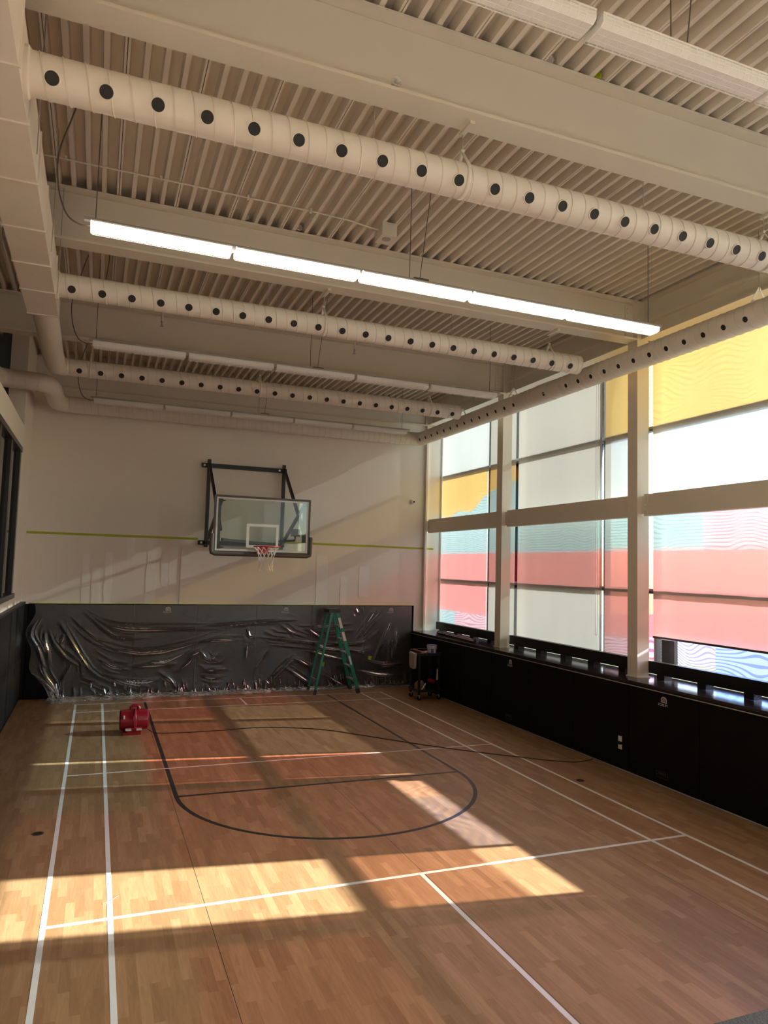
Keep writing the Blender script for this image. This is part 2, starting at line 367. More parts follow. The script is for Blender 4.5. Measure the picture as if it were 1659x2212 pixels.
# space behind the left wall
mb = MB(); mb.box(-8.3, -8.1, -10.5, YB, -.3, 6.79); mb.box(-8.1, WL-.15, 6.3, 6.4, 0, 6.79)
struct('wall_hall', mb, 'far_room', 'blue-grey wall of the neighbouring hall seen over the left wall')
struct('floor_hall', MB().box(-8.3, -4.26, -10.5, 7.4, -.3, 0), 'concrete', 'concrete floor of the neighbouring hall', 'floor')
# front (camera side)
struct('wall_front', MB().box(-8.3, 5.0, -10.7, -10.5, -.3, 6.79), 'wall_paint', 'cream wall behind the viewer')
mb = MB(); mb.box(4.06, 4.80, -10.5, YB, -.3, 1.195); mb.box(4.62, 4.95, -10.5, YB, 6.12, 6.79)
struct('wall_right', mb, 'wall_paint', 'low wall under the window sill and strip above the windows')
B(-4.03, 4.03, -6.95, -6.85, 0, 1.85).build('wall_pad', 'black_pad', base=None, label='black padding at the viewer end, only its top edge in the corner', category='wall pad')

# ================================================================== ceiling deck
ceil = struct('ceiling', MB().box(-8.3, 5.0, -10.7, 7.67, 6.79, 6.98), 'roof_dark', 'ribbed metal roof deck painted cream', 'ceiling')
P_ = 0.15
def deckprof():
    pts = []
    for k in range(4):
        x = k*P_
        pts += [(x+.021, 0), (x+.030, .115), (x+.120, .115), (x+.129, 0)]
    pts = [(0.003, .030), (0.003, 0)] + pts + [(4*P_-.003, 0), (4*P_-.003, .030)]
    return pts
pr = deckprof(); y0, y1 = -10.5, 7.42
vs_ = [(x, y, z) for y in (y0, y1) for x, z in pr]; n = len(pr)
deck_me = MB().add(vs_, [(i, i+1, n+i+1, n+i) for i in range(n-1)]).mesh('deck_panel', 'deck_paint')
x = -3.395-.6*8+.0
while x < 4.55:
    inst('deck_panel', deck_me, ceil, (x, 0, 6.645)); x += .6

# ================================================================== steel
def ibeam_x(name, label, y, x0, x1, group='roof beams'):
    t = thing(name, label, 'beam', ((x0+x1)/2, y, 6.06), group)
    B(x0, x1, y-.006, y+.006, 6.082, 6.615).build('web', 'steel_paint', t)
    B(x0, x1, y-.115, y+.115, 6.618, 6.640).build('top_flange', 'steel_paint', t)
    B(x0, x1, y-.115, y+.115, 6.055, 6.080).build('bottom_flange', 'steel_paint', t)
    return t
BN = ['cream roof I-beam nearest the viewer crossing the top of the picture', 'cream roof I-beam behind the lit lamp row', 'cream roof I-beam behind the second duct, above the unlit lamps', 'cream roof I-beam tight against the back wall']
for k, y in enumerate(BY):
    t = ibeam_x('roof_beam', BN[k], y, -8.1, 4.27)
    if 0 < k < 3:
        B(4.13, 4.27, y-.020, y-.008, 6.12, 6.58).build('end_plate', 'steel_paint', t)
        for z in [6.16+.075*i for i in range(6)]: inst('bolt', bolt_me, t, (4.17, y-.020, z), (R(90),0,0))
CN = ['cream steel window column at the right edge, nearest the viewer and out of frame', 'cream steel column in front of the windows, nearer of the two tall ones', 'cream steel column in front of the windows, farther from the viewer']
for k, y in enumerate(COLY):
    t = thing('window_column', CN[k], 'column', (4.37, y, 1.246), 'window columns')
    B(4.27, 4.47, y-.10, y+.10, 1.246, 6.05).build('shaft', 'steel_paint', t)
    B(4.27, 4.47, y-.10, y+.10, 6.05, 6.64).build('head', 'steel_paint', t)
    B(4.255, 4.485, y-.115, y+.115, 1.246, 1.262).build('base_plate', 'steel_paint', t)
t = thing('corner_column', 'slim cream steel post at the back right corner', 'column', (4.34, 7.38, 1.246))
B(4.30, 4.345, 7.33, 7.42, 1.246, 6.05).build('shaft', 'steel_paint', t); B(4.27, 4.42, 7.36, 7.415, 6.05, 6.64).build('head', 'steel_paint', t)
# spandrel beam over windows, girts across the windows
segs = [(7.33, 4.05), (3.85, .37), (.17, -3.31), (-3.51, -10.4)]
SN = ['cream spandrel beam above the far window bay', 'cream spandrel beam above the middle window bay', 'cream spandrel beam above the near window bay', 'cream spandrel beam above the window bay beside the viewer']
GN = ['cream horizontal rail crossing the far windows at mid height', 'cream horizontal rail crossing the middle windows at mid height', 'cream horizontal rail crossing the near windows at mid height', 'cream horizontal rail crossing the windows beside the viewer']
for k, (ya, yb) in enumerate(segs):
    t = thing('spandrel_beam', SN[k], 'beam', (4.4, (ya+yb)/2, 6.06), 'spandrel beams')
    B(4.425, 4.437, yb, ya, 6.10, 6.615).build('web', 'steel_paint', t); B(4.34, 4.53, yb, ya, 6.618, 6.640).build('top_flange', 'steel_paint', t)
    B(4.34, 4.53, yb, ya, 6.075, 6.097).build('bottom_flange', 'steel_paint', t)
    B(4.36, 4.425, yb, ya, 6.30, 6.345).build('stiffener', 'steel_paint', t)
    for z in [6.38+.07*i for i in range(4)]: inst('bolt', bolt_me, t, (4.425, ya-.06, z), (0,R(-90),0))
    g = thing('window_rail', GN[k], 'rail', (4.4, (ya+yb)/2, 3.51), 'window rails')
    B(4.36, 4.372, yb, ya-.03, 3.525, 3.805).build('web', 'steel_paint', g)
    B(4.36, 4.46, yb, ya-.03, 3.51, 3.525).build('lower_flange', 'steel_paint', g); B(4.36, 4.46, yb, ya-.03, 3.805, 3.82).build('upper_flange', 'steel_paint', g)
    B(4.348, 4.36, ya-.11, ya-.0, 3.54, 3.79).build('end_plate', 'steel_paint', g)
    for z in (3.58, 3.665, 3.75): inst('bolt', bolt_me, g, (4.348, ya-.07, z), (0,R(-90),0))

# ================================================================== windows (right side)
VM = [7.385, 5.122, 4.043, 1.522, .393, -2.18, -3.29, -5.86, -6.97]
ZS, ZM1, ZM2, ZT = 1.25, 2.44, 4.86, 6.12
XG = 4.87
WN = ['wide far window pane column beside the back wall', 'narrow window behind the far column', 'wide window between the two tall columns', 'narrow window just left of the nearer tall column', 'wide window right of the nearer tall column', 'narrow unshaded window past the right edge', 'wide window past the right edge, beside the viewer', 'narrow window past the right edge, beside the viewer']
WK = ['W1','N1','W2','N2','W3','N3','W4','N4']
wins = {}
for k in range(8):
    ya, yb = VM[k], VM[k+1]
    t = thing('window_%d' % (k+2), WN[k], 'window', (XG, (ya+yb)/2, ZS), kind='structure'); wins[WK[k]] = t
    B(4.79, 4.89, ya-.026, ya+.026, ZS, ZT).build('mullion', 'window_frame', t)
    for z in (ZM1, ZM2): B(4.79, 4.89, yb+.03, ya-.03, z-.035, z+.035).build('transom', 'window_frame', t)
    B(4.79, 4.91, yb+.03, ya-.03, ZS, ZS+.06).build('sill_frame', 'window_frame', t); B(4.79, 4.91, yb+.03, ya-.03, ZT-.05, ZT).build('head_frame', 'window_frame', t)
    for z0, z1 in ((ZS+.06, ZM1-.035), (ZM1+.035, ZM2-.035), (ZM2+.035, ZT-.05)):
        B(XG, XG+.008, yb+.03, ya-.03, z0, z1).build('pane', 'pane_glass', t)
def flm(key, pts, mat):
    """printed film on the inside of the glass; pts are (y, z)"""
    MB().add([(XG-.004, y, z) for y, z in pts], [tuple(range(len(pts)))]).build('film', mat, wins[key])
def fr(key, ya, yb, z0, z1, mat): flm(key, [(ya,z0),(yb,z0),(yb,z1),(ya,z1)], mat)
PK = 3.09   # top of the solid pink band
k_ = .03
def wave(y): return 3.98 + .34/(1+math.exp((y-5.62)*5.0)) + .05*math.sin(y*5+1.0)
ys = [7.33 - i*(7.33-5.19)/28 for i in range(29)]
flm('W1', [(y, wave(y)) for y in ys] + [(5.19, ZM2), (7.33, ZM2)], 'film_yellow')
flm('W1', [(7.33, PK)] + [(y, wave(y)-.001) for y in ys] + [(5.19, PK)], 'film_sky')
fr('W1', 7.33, 5.19, 1.80, PK, 'film_pink'); fr('W1', 7.33, 6.55, 1.25, 1.80, 'film_sky'); fr('W1', 6.55, 5.19, 1.25, 1.80, 'film_rose')
flm('N1', [(5.13, 4.36), (4.10, 4.52), (4.10, ZM2), (5.13, ZM2)], 'film_yellow_plain')
flm('N1', [(5.13, PK), (4.10, PK), (4.10, 4.518), (5.13, 4.358)], 'film_sky'); fr('N1', 5.13, 4.10, ZM1, PK, 'film_pink')
fr('W2', 4.04, 1.53, PK, 3.75, 'film_sky'); fr('W2', 4.04, 1.53, ZM1, PK, 'film_pink')
fr('N2', 1.47, .42, ZM2, ZT, 'film_yellow'); fr('N2', 1.47, .42, PK, 3.75, 'film_sky'); fr('N2', 1.47, .42, 1.76, PK, 'film_pink'); fr('N2', 1.47, .42, 1.25, 1.76, 'film_rose')
fr('W3', .36, -2.15, ZM2, ZT, 'film_yellow'); fr('W3', .36, -.60, PK, 3.75, 'film_sky'); fr('W3', -.60, -2.15, PK, 3.75, 'film_rose')
fr('W3', .36, -2.15, 1.86, PK, 'film_pink'); fr('W3', .36, -.63, 1.25, 1.86, 'film_purple'); fr('W3', -.63, -2.15, 1.25, 1.86, 'film_blue')
fr('N3', -2.21, -3.26, 1.86, 2.44, 'film_salmon')
fr('W3', .36, -2.15, 3.75, ZM2, 'film_dimmer'); fr('W1', 7.33, 5.15, ZM2, ZT, 'film_dimmer')  # dimming layer added over clear glass, no print here
fr('W4', -3.32, -5.83, 1.25, 2.44, 'film_violet'); fr('W4', -3.32, -5.83, 2.5, PK, 'film_pink')
B(4.80, 4.86, .03, .27, 1.31, 1.76).build('frame_stub', 'window_frame', wins['W3'])

# roller shades
def mkshade(ya, yb, zb, mat, label, chain=None):
    t = thing('roller_shade', label, 'roller shade', (4.73, (ya+yb)/2, zb), 'roller shades')
    n = 24; vs_ = []; fs = []; m = 12
    for j in range(m+1):
        z = zb + (5.98-zb)*j/m
        for i in range(n+1):
            y = ya+(yb-ya)*i/n; vs_.append((4.73+.006*math.sin(y*6+ya)*(1-j/m)+.004*math.sin(y*15), y, z))
    for j in range(m):
        for i in range(n): a = j*(n+1)+i; fs.append((a, a+1, a+n+2, a+n+1))
    MB().add(vs_, fs).build('fabric', mat, t, True)
    MB().bar((4.73, ya, zb-.012), (4.73, yb, zb-.012), .014, .028).build('bottom_bar', 'grey_frame', t)
    MB().tube([(4.72, ya+.01, 5.985), (4.72, yb-.01, 5.985)], .035, 12).build('roller_tube', 'white_plastic', t, True)
    if chain:
        MB().tube([(4.69, chain, 5.95), (4.69, chain, 1.72), (4.69, chain-.01, 1.695), (4.69, chain-.025, 1.69), (4.69, chain-.04, 1.695), (4.69, chain-.05, 1.72), (4.69, chain-.05, 5.95)], .003, 5).build('chain', 'white_plastic', t)
mkshade(7.345, 5.150, 1.44, 'shade_fabric', 'bright roller shade on the far window beside the back wall')
mkshade(5.10, 4.10, 1.30, 'shade_low_trans', 'narrow roller shade just left of the farther tall column')
mkshade(4.012, 1.512, 1.30, 'shade_low_trans', 'wide grey roller shade between the two tall columns', 1.62)
mkshade(1.44, .445, 1.30, 'shade_low_trans', 'narrow dim pink roller shade just left of the nearer tall column')
mkshade(.366, -2.14, 1.80, 'shade_fabric', 'bright pink and yellow roller shade right of the nearer tall column, raised at the bottom')
mkshade(-3.31, -5.75, 1.6, 'shade_fabric', 'roller shade beside the viewer past the right edge')

# ================================================================== sill bench, pads, rails
t = thing('sill_bench', 'long black window sill bench top running along the windows', 'bench', (4.4, 0, 1.195))
B(4.015, 4.80, -10.4, 7.36, 1.212, 1.245).build('top', 'black_gloss', t); B(4.025, 4.06, -10.4, 7.36, 1.186, 1.212).build('edge_strip', 'black_trim', t)
B(4.016, 4.03, -10.4, 7.36, 1.178, 1.187).build('bead', 'pad_edge', t)
def logo(parent, origin, right, up, nrm, s=1.0):
    """arched emblem over a small wordmark, raised print"""
    o = Vector(origin); r_, u_, n_ = Vector(right), Vector(up), Vector(nrm)
    P = lambda a, b, h=.0: o + r_*a*s + u_*b*s + n_*h
    mb = MB()
    def poly(pts): mb.prism([P(a, b) for a, b in pts], n_*.0015)
    arch = [(-.015,.0)] + [(.035-.05*math.cos(PI*i/8), .035+.035*math.sin(PI*i/8)) for i in range(9)] + [(.085, .0)]
    inner = [(.0,.012)] + [(.035-.036*math.cos(PI*i/8), .03+.022*math.sin(PI*i/8)) for i in range(9)] + [(.07, .012)]
    for i in range(len(arch)-1): poly([arch[i], arch[i+1], inner[i+1], inner[i]])
    for a in (.012, .03, .048): poly([(a, .012), (a+.009, .012), (a+.009, .045), (a, .045)])
    poly([(-.015,-.004),(.085,-.010),(.085,.004),(-.015,.008)])
    mb.build('emblem', 'white_print', parent)
    cu_ = bpy.data.curves.new('wordmark', 'FONT'); cu_.body = 'FORUM'; cu_.size = .048*s; cu_.extrude = .0006
    ob = bpy.data.objects.new('tmp', cu_); col.objects.link(ob); dg = bpy.context.evaluated_depsgraph_get(); me = bpy.data.meshes.new_from_object(ob.evaluated_get(dg))
    bpy.data.objects.remove(ob); me.materials.append(MATS['white_print'])
    Mx = Matrix((r_, u_, n_)).transposed().to_4x4(); Mx.translation = P(-.062, -.052, .001) - woff(parent)
    me.transform(Mx); w_ = bpy.data.objects.new('wordmark', me); col.objects.link(w_); w_.parent = parent
def plate(parent, o, r_, u_, n_):
    o, r_, u_, n_ = Vector(o), Vector(r_), Vector(u_), Vector(n_); mb = MB()
    def q(a0, a1, b0, b1): mb.prism([o+r_*a0+u_*b0, o+r_*a1+u_*b0, o+r_*a1+u_*b1, o+r_*a0+u_*b1], n_*.001)
    q(-.1,.1,.035,.038); q(-.1,.1,-.038,-.035); q(-.1,-.097,-.035,.035); q(.097,.1,-.035,.035); q(-.1,.1,-.002,0)
    for i in range(6): q(-.06+i*.022, -.048+i*.022, .01, .024)
    mb.build('care_label', 'grey_print', parent)
def padmesh(l, h, d=.05):
    b = .012; pts = [(0,b),(b*.3,b*.3),(b,0),(l-b,0),(l-b*.3,b*.3),(l,b)]
    mb = MB(); mb.prism([(a, c, 0) for a, c in pts] + [(l, d, 0), (0, d, 0)], (0, 0, h)); return mb
pad_me = padmesh(1.214, 1.150).mesh('cover', 'black_pad')
ypads = [7.41-1.2267*k for k in range(12)]
for k in range(9):
    ya = ypads[k]; lab = 'black wall pad on the window bench, %s from the back wall' % ['first','second','third','fourth','fifth','sixth','seventh','eighth','ninth'][k]
    lg = k in (3, 6)
    if lg: lab = 'black pad with white emblem on the bench below the %s windows' % ('middle' if k == 3 else 'near')
    t = thing('wall_pad', lab, 'wall pad', (4.03, ya, .02), 'bench pads')
    o = inst('cover', pad_me, t, (4.03-.02+.02, ya-.003, .02), (0, 0, R(-90)))
    if lg:
        yc = ya-.61
        logo(t, (4.028, yc, 1.06), (0,-1,0), (0,0,1), (-1,0,0), 1.0); plate(t, (4.0285, yc, .14), (0,-1,0), (0,0,1), (-1,0,0))
pad2 = padmesh(1.214, 1.80).mesh('cover', 'black_pad')
for k in range(7):
    xa = -4.50+1.2267*k
    if k == 0: xa0 = -3.97; wdt = xa+1.2267-xa0
    lab = 'charcoal back wall pad under plastic, %s from the left' % ['first','second','third','fourth','fifth','sixth','seventh'][k]
    lg = k in (2, 4, 6)
    if lg: lab = 'back wall pad under plastic with emblem, %s emblem from the left' % {2:'first',4:'second',6:'third'}[k]
    t = thing('wall_pad', lab, 'wall pad', (max(xa, -3.97), 7.37, .0), 'back wall pads')
    if k == 0: padmesh(wdt-.006, 1.80).build('cover', 'black_pad', None); o = bpy.context.scene.objects[-1] if False else None
    if k == 0:
        o = [x for x in bpy.data.objects if x.name.startswith('cover') and x.parent is None][0]; o.parent = t; o.location = (.003, -.0, .012)
    else: inst('cover', pad2, t, (xa+.003, 7.37, .012))
    if lg: logo(t, (xa+.61, 7.368, 1.69), (1,0,0), (0,0,1), (0,-1,0), 1.0)
for k in range(11):
    ya = 7.32-1.2267*k
    t = thing('wall_pad', 'black wall pad along the left wall, %s from the back corner' % ['first','second','third','fourth','fifth','sixth','seventh','eighth','ninth','tenth','eleventh'][k], 'wall pad', (XL, ya, 0), 'left wall pads')
    inst('cover', pad2, t, (XL, ya-1.2237, .012), (0, 0, R(90)))
B(WL, XL+.012, -6.8, 7.36, 1.815, 1.85).build('pad_cap', 'black_trim', base=None, label='black cap strip on top of the left wall pads', category='trim')
B(-4.09, 4.05, 7.405, 7.42, 0.0, 1.80).build('pad_backing', 'black_trim', wb)
B(4.045, 4.06, -6.8, 7.36, .02, 1.18).build('pad_backing', 'black_trim', bpy.data.objects['wall_right'])
B(WL, WL+.012, -6.8, 7.36, .0, 1.80).build('pad_backing', 'black_trim', bpy.data.objects['wall_left'])
# sill rails on blocks
def rail(ya, yb, label):
    t = thing('sill_rail', label, 'rail', (4.5, (ya+yb)/2, 1.246), 'sill rails')
    B(4.46, 4.56, yb, ya, 1.315, 1.48).build('board', 'black_trim', t)
    y = ya-.22
    while y > yb+.1:
        B(4.47, 4.60, y-.07, y+.07, 1.246, 1.315).build('block', 'black_trim', t); y -= .72
rail(6.98, 4.06, 'black raised rail on the sill under the far windows'); rail(3.83, .38, 'black raised rail on the sill under the middle windows'); rail(.16, -3.29, 'black raised rail on the sill under the near windows'); rail(-3.53, -7, 'black raised rail on the sill past the right edge')
# rolled tube on the sill
t = thing('shade_tube', 'dark navy roller tube lying on the sill at the far end', 'tube', (4.3, 5.6, 1.245))
MB().tube([(4.33, 6.55, 1.285), (4.22, 4.75, 1.285)], .028, 12).build('tube', 'tube_navy', t, True)
MB().tube([(4.27, 6.50, 1.272), (4.16, 4.62, 1.272)], .024, 12).build('rod', 'black_gloss', t, True)
for p in ((4.33,6.56,1.285),(4.22,4.74,1.285)): MB().lathe([(.034,-.02),(.034,.02)], p, 12, 'y').build('end_cap', 'black_trim', t, True)
# outlet on bench pad
t = thing('power_outlet', 'grey power outlet plate with plug on the black bench pad', 'power outlet', (4.03, .23, .28))
B(4.022, 4.03, .195, .265, .385, .455).build('upper_plate', 'white_plastic', t); B(4.022, 4.03, .195, .265, .28, .345).build('lower_plate', 'white_plastic', t)
B(4.0, 4.03, .205, .265, .345, .385).build('plug', 'black_trim', t)

# ================================================================== ducts
def nozzle_mesh(r=.043):
    mb = MB(); mb.lathe([(r+.006,-.02),(r+.006,.009),(r,.011),(r-.004,.004)], (0,0,0), 20, cap=False); return mb.mesh('nozzle', 'duct_paint', True)
NOZ = nozzle_mesh(); NOZD = MB().lathe([(.0415,-.01),(.0415,.0075)], (0,0,0), 20).mesh('opening', 'hole_black')  # no real hole: a black disc paints the dark inside of each nozzle
NOZ2 = nozzle_mesh(.036); NOZD2 = MB().lathe([(.0345,-.01),(.0345,.0075)], (0,0,0), 20).mesh('opening', 'hole_black')
def duct(label, axis, a0, a1, b, z, r, holes, side, down, pitch=.128, rev=1, capend=False, noz=(NOZ, NOZD)):
    """straight spiral duct along x or y; side = -1 nozzles face -other axis"""
    P = (lambda s, u, v: Vector((s, b+u, z+v))) if axis == 'x' else (lambda s, u, v: Vector((b+u, s, z+v)))
    t = thing('spiral_duct', label, 'duct', P((a0+a1)/2, 0, -r), 'ceiling ducts')
    n = 40; vs_ = [P(s, r*math.cos(2*PI*k/n), r*math.sin(2*PI*k/n)) for s in (a0, a1) for k in range(n)]
    fs = [(k, (k+1) % n, n+(k+1) % n, n+k) for k in range(n)]
    if capend: fs += [tuple(range(n)), tuple(range(n, 2*n))]
    MB().add(vs_, fs).build('body', 'duct_paint', t, True)
    path = []; m = int(abs(a1-a0)/pitch*20)
    for i in range(m+1):
        a = rev*2*PI*i/20; path.append(P(a0+(a1-a0)*i/m, (r+.001)*math.cos(a), (r+.001)*math.sin(a)))
    MB().tube(path, .006, 4).build('spiral_seam', 'duct_seam', t, True)
    if capend:
        e = a1; MB().tube([P(e-.012, 0, 0), P(e+.004, 0, 0)], r+.004, 32).build('end_cap', 'duct_paint', t, True)
    for h in holes:
        c = P(h, side*r*math.cos(R(down)), -r*math.sin(R(down))); d = P(h, side, -math.tan(R(down)))-P(h, 0, 0)
        q = d.to_track_quat('Z', 'Y').to_euler()
        o = inst('nozzle', noz[0], t, c, q); o2 = bpy.data.objects.new('opening', noz[1]); col.objects.link(o2); o2.parent = o
    return t
def hanger(t, x, y, z, r, ztop, ybeam):
    mb = MB(); pts = [(x, y+(r+.004)*math.sin(a), z+(r+.004)*math.cos(a)) for a in [R(-125+i*250/20+180) for i in range(21)]]
    pts = [(x, y+.012, z+r+.12)] + pts[::-1] + [(x, y-.012, z+r+.12)]
    vv = []
    for p in pts: vv += [(p[0]-.016, p[1], p[2]), (p[0]+.016, p[1], p[2])]
    mb.add(vv, [(2*k, 2*k+1, 2*k+3, 2*k+2) for k in range(len(pts)-1)])
    o = mb.build('hanger_strap', 'duct_paint', t, True); md = o.modifiers.new('s', 'SOLIDIFY'); md.thickness = .003; md.offset = 0
    MB().tube([(x, y, z+r+.11), (x, y, ztop)], .005, 6).build('hanger_rod', 'strut', t)
    if ybeam: B(x-.02, x+.02, ybeam-.03, y+.03, 6.03, 6.054).build('beam_clamp', 'steel_paint', t)
ZD = 5.66
hx = [-3.215+.308*i for i in range(22)]
d1 = duct('spiral air duct nearest the viewer, under the first beam', 'x', -3.34, 3.9, -3.20, ZD, .130, hx[:21], -1, 31)
d2 = duct('spiral air duct below and behind the lit lamp row', 'x', -3.34, 3.46, .48, ZD, .130, hx, -1, 31, capend=True)
d3 = duct('spiral air duct in front of the back lamps, third from the viewer', 'x', -3.42, 3.44, 4.11, ZD, .130, hx, -1, 31, capend=True)
d4 = duct('spiral air duct without openings running along the back wall', 'x', -3.52, 3.80, 7.10, ZD, .152, [], -1, 0)
ry = [6.78-.3045*i for i in range(30)]; ry = [y for y in ry if abs(y-2.33) > .2 and abs(y-1.5) > .16] 
d5 = duct('spiral air duct running along the windows', 'y', -3.0, 6.90, 4.0, ZD, .152, ry, -1, 25, rev=-1, noz=(NOZ2, NOZD2))
MB().lathe([(.154,-.2),(.160,-.2),(.160,.2),(.154,.2)], (4.0, 2.02, ZD), 32, 'y', False).build('joint_sleeve', 'duct_paint', d5, True)
for i_, y in enumerate((6.98+.02,)):
    MB().tube([(4.0, 6.90, ZD), (4.0, 7.0, ZD), (3.97, 7.07, ZD), (3.9, 7.10, ZD), (3.80, 7.10, ZD)], .156, 24).build('corner_elbow', 'duct_paint', d4, True)
for x in (-.36, 2.80): hanger(d1, x, -3.2, ZD, .13, 6.04, BY[0])
for x in (-.35, 2.98): hanger(d2, x, .48, ZD, .13, 6.04, BY[1])
for x in (-3.06, -.38, 2.83): hanger(d3, x, 4.11, ZD, .13, 6.04, BY[2])
for x in (-1.09, 1.39): 
    MB().tube([(x, -3.2, ZD+.12), (x, -3.2, 6.64)], .004, 6).build('hanger_rod', 'strut', d1); B(x-.02, x+.02, -3.22, -3.16, 6.56, 6.62).build('hanger_bracket', 'steel_paint', d1)
for x in (-1.05, 1.43):
    MB().tube([(x, .48, ZD+.12), (x, .48, 6.64)], .004, 6).build('hanger_rod', 'strut', d2); B(x-.02, x+.02, .46, .52, 6.56, 6.62).build('hanger_bracket', 'steel_paint', d2)
for y in (-2.12, 3.05, 4.99):
    mb = MB()
    for s in (-1, 1):
        mb.bar((4.0+s*.12, y, ZD+.11), (4.0, y, ZD+.30), .03, .004, up=(0,1,0))
    mb.build('hanger_strap', 'duct_paint', d5); MB().tube([(4.0, y, ZD+.29), (4.0, y, 6.62)], .004, 6).build('hanger_rod', 'strut', d5)
# rectangular trunk duct
t = thing('trunk_duct', 'large square trunk duct at the upper left feeding the spiral ducts', 'duct', (-3.53, -4, 5.5))
edges = [-10.4, -8.9, -7.5, -6.2, -5.0, -4.05, -3.5, -2.9, -2.1, -1.25, -.45, .30, 1.12]
for a, b in zip(edges[:-1], edges[1:]): B(-3.70, -3.375, a+.004, b-.004, 5.50, 5.90).build('section', 'duct_paint', t)
for e in edges[1:-1]: B(-3.712, -3.363, e-.008, e+.008, 5.488, 5.912).build('joint_flange', 'duct_paint', t)
B(-3.706, -3.366, 1.10, 1.135, 5.494, 5.906).build('end_flange', 'duct_paint', t)
for x in (-3.74, -3.34):
    for y in (-2.6, -.9, .2): MB().tube([(x, y, 5.47), (x, y, 6.64)], .004, 6).build('hanger_rod', 'strut', t)
for y in (-3.2, .48): MB().lathe([(.15,-.02),(.15,.02),(.135,.03)], (-3.37, y, ZD), 28, 'x').build('takeoff_collar', 'duct_paint', t, True)
# flexible round duct from trunk to third duct
fx = [(-3.54, 1.137, 5.66), (-3.54, 2.0, 5.63), (-3.55, 3.0, 5.62), (-3.55, 3.72, 5.63), (-3.545, 3.95, 5.64), (-3.50, 4.06, 5.655), (-3.42, 4.11, 5.66)]
t = thing('flex_duct', 'ribbed round duct bending from the trunk duct into the third spiral duct', 'duct', (-3.54, 2.6, 5.5))
def resample(P, step):
    P = [Vector(p) for p in P]; out = [P[0]]; acc = 0
    for a, b in zip(P[:-1], P[1:]):
        L = (b-a).length; d = step-acc
        while d < L: out.append(a.lerp(b, d/L)); d += step
        acc = L-(d-step)
    out.append(P[-1]); return out
rp = resample(fx, .0155); MB().tube(rp, .14, 28, rs=[.142+(.004 if (i % 8) == 0 else 0) for i in range(len(rp))]).build('sleeve', 'duct_paint', t, True)
mb = MB()
for i in range(0, len(rp)-1, 8):
    d = (rp[min(i+1, len(rp)-1)]-rp[max(i-1, 0)]).normalized(); mb.tube([rp[i]-d*.004, rp[i]+d*.004], .1475, 28, caps=False)
mb.build('rib_rings', 'duct_seam', t, True)
# S-shaped duct coming over the left wall
sx = [(-4.55, 1.5, 5.66), (-4.55, 4.9, 5.66), (-4.53, 5.15, 5.66), (-4.44, 5.32, 5.66), (-4.28, 5.38, 5.66), (-4.0, 5.38, 5.66), (-3.86, 5.40, 5.66), (-3.74, 5.50, 5.66), (-3.69, 5.68, 5.66), (-3.68, 6.2, 5.66), (-3.68, 6.75, 5.66), (-3.66, 6.93, 5.66), (-3.60, 7.04, 5.66), (-3.52, 7.10, 5.66)]
t = thing('bent_duct', 'round duct bending over the left wall into the back wall duct', 'duct', (-4.0, 5.6, 5.5))
MB().tube(sx, .155, 32).build('pipe', 'duct_paint', t, True)
rp = resample(sx, .02); mb = MB()
for i in range(4, len(rp)-4, 9):
    d = (rp[i+1]-rp[i-1]).normalized(); mb.tube([rp[i]-d*.004, rp[i]+d*.004], .1585, 32, caps=False)
mb.build('seam_rings', 'duct_seam', t, True)

# ================================================================== lamp rows
SEC = [(-.055,0),(.055,0),(.078,.016),(.078,.054),(-.078,.054),(-.078,.016)]
L_ = 1.175
def secmesh(name, sec, mat, l): return MB().prism([(0, a, b) for a, b in sec], (l, 0, 0)).mesh(name, mat)
lens_on = secmesh('lens', SEC, 'lens_on', L_); lens_off = secmesh('lens', SEC, 'lens_off', L_)
hous = MB().prism([(0, a, b) for a, b in [(-.082,.055),(.082,.055),(.082,.066),(.05,.080),(-.05,.080),(-.082,.066)]], (L_, 0, 0)).mesh('housing', 'housing')
mb = MB(); G = [(a*1.10, b-.006 if b < .01 else b) for a, b in SEC]; loop = [(-.086,.054),(-.086,.014),(-.060,-.007),(.060,-.007),(.086,.014),(.086,.054)]
for i in range(24):
    x = .012+i*(L_-.024)/23
    for p, q in zip(loop[:-1], loop[1:]): mb.bar((x, *p), (x, *q), .0028, .0028)
for p in [(-.086,.052),(-.086,.033),(-.086,.014),(-.060,-.007),(-.02,-.007),(.02,-.007),(.060,-.007),(.086,.014),(.086,.034)]: mb.bar((.01, *p), (L_-.01, *p), .0028, .0028)
guard = mb.mesh('wire_guard', 'wire')
def lamprow(y, label, on, nseg=5):
    z = 5.462
    t = thing('lamp_row', label, 'ceiling light', (0.03, y, z), 'pendant lamp rows')
    MB().box(-3.06, 3.12, y-.022, y+.022, z+.081, z+.106).build('strut_channel', 'strut', t)
    for k in range(nseg):
        x = -3.005+1.2165*k
        inst('housing', hous, t, (x, y, z)); l = inst('lens', lens_on if on else lens_off, t, (x, y, z)); inst('wire_guard', guard, t, (x, y, z))
        if k < nseg-1: B(x+L_, x+1.2165, y-.02, y+.02, z+.04, z+.081).build('coupling', 'strut', t)
    for x, x2 in ((-2.97,-2.97), (-.06,-.06), (.05,.17), (2.94,2.94)): MB().tube([(x, y, z+.10), (x2, y, 6.65)], .0042, 6).build('hanger_rod', 'rod', t)
    B(-.02, .14, y-.03, y+.03, z+.106, z+.120).build('splice_plate', 'rod', t)
    MB().tube(smoothpath([(-3.01, y, z+.04), (-3.10, y, z+.04), (-3.20, y, z+.11), (-3.27, y, z+.32), (-3.28, y-.02, z+.6), (-3.20, y-.05, z+.9), (-3.12, y-.05, 6.66)]), .0065, 8).build('power_cord', 'rod', t, True)
    return t
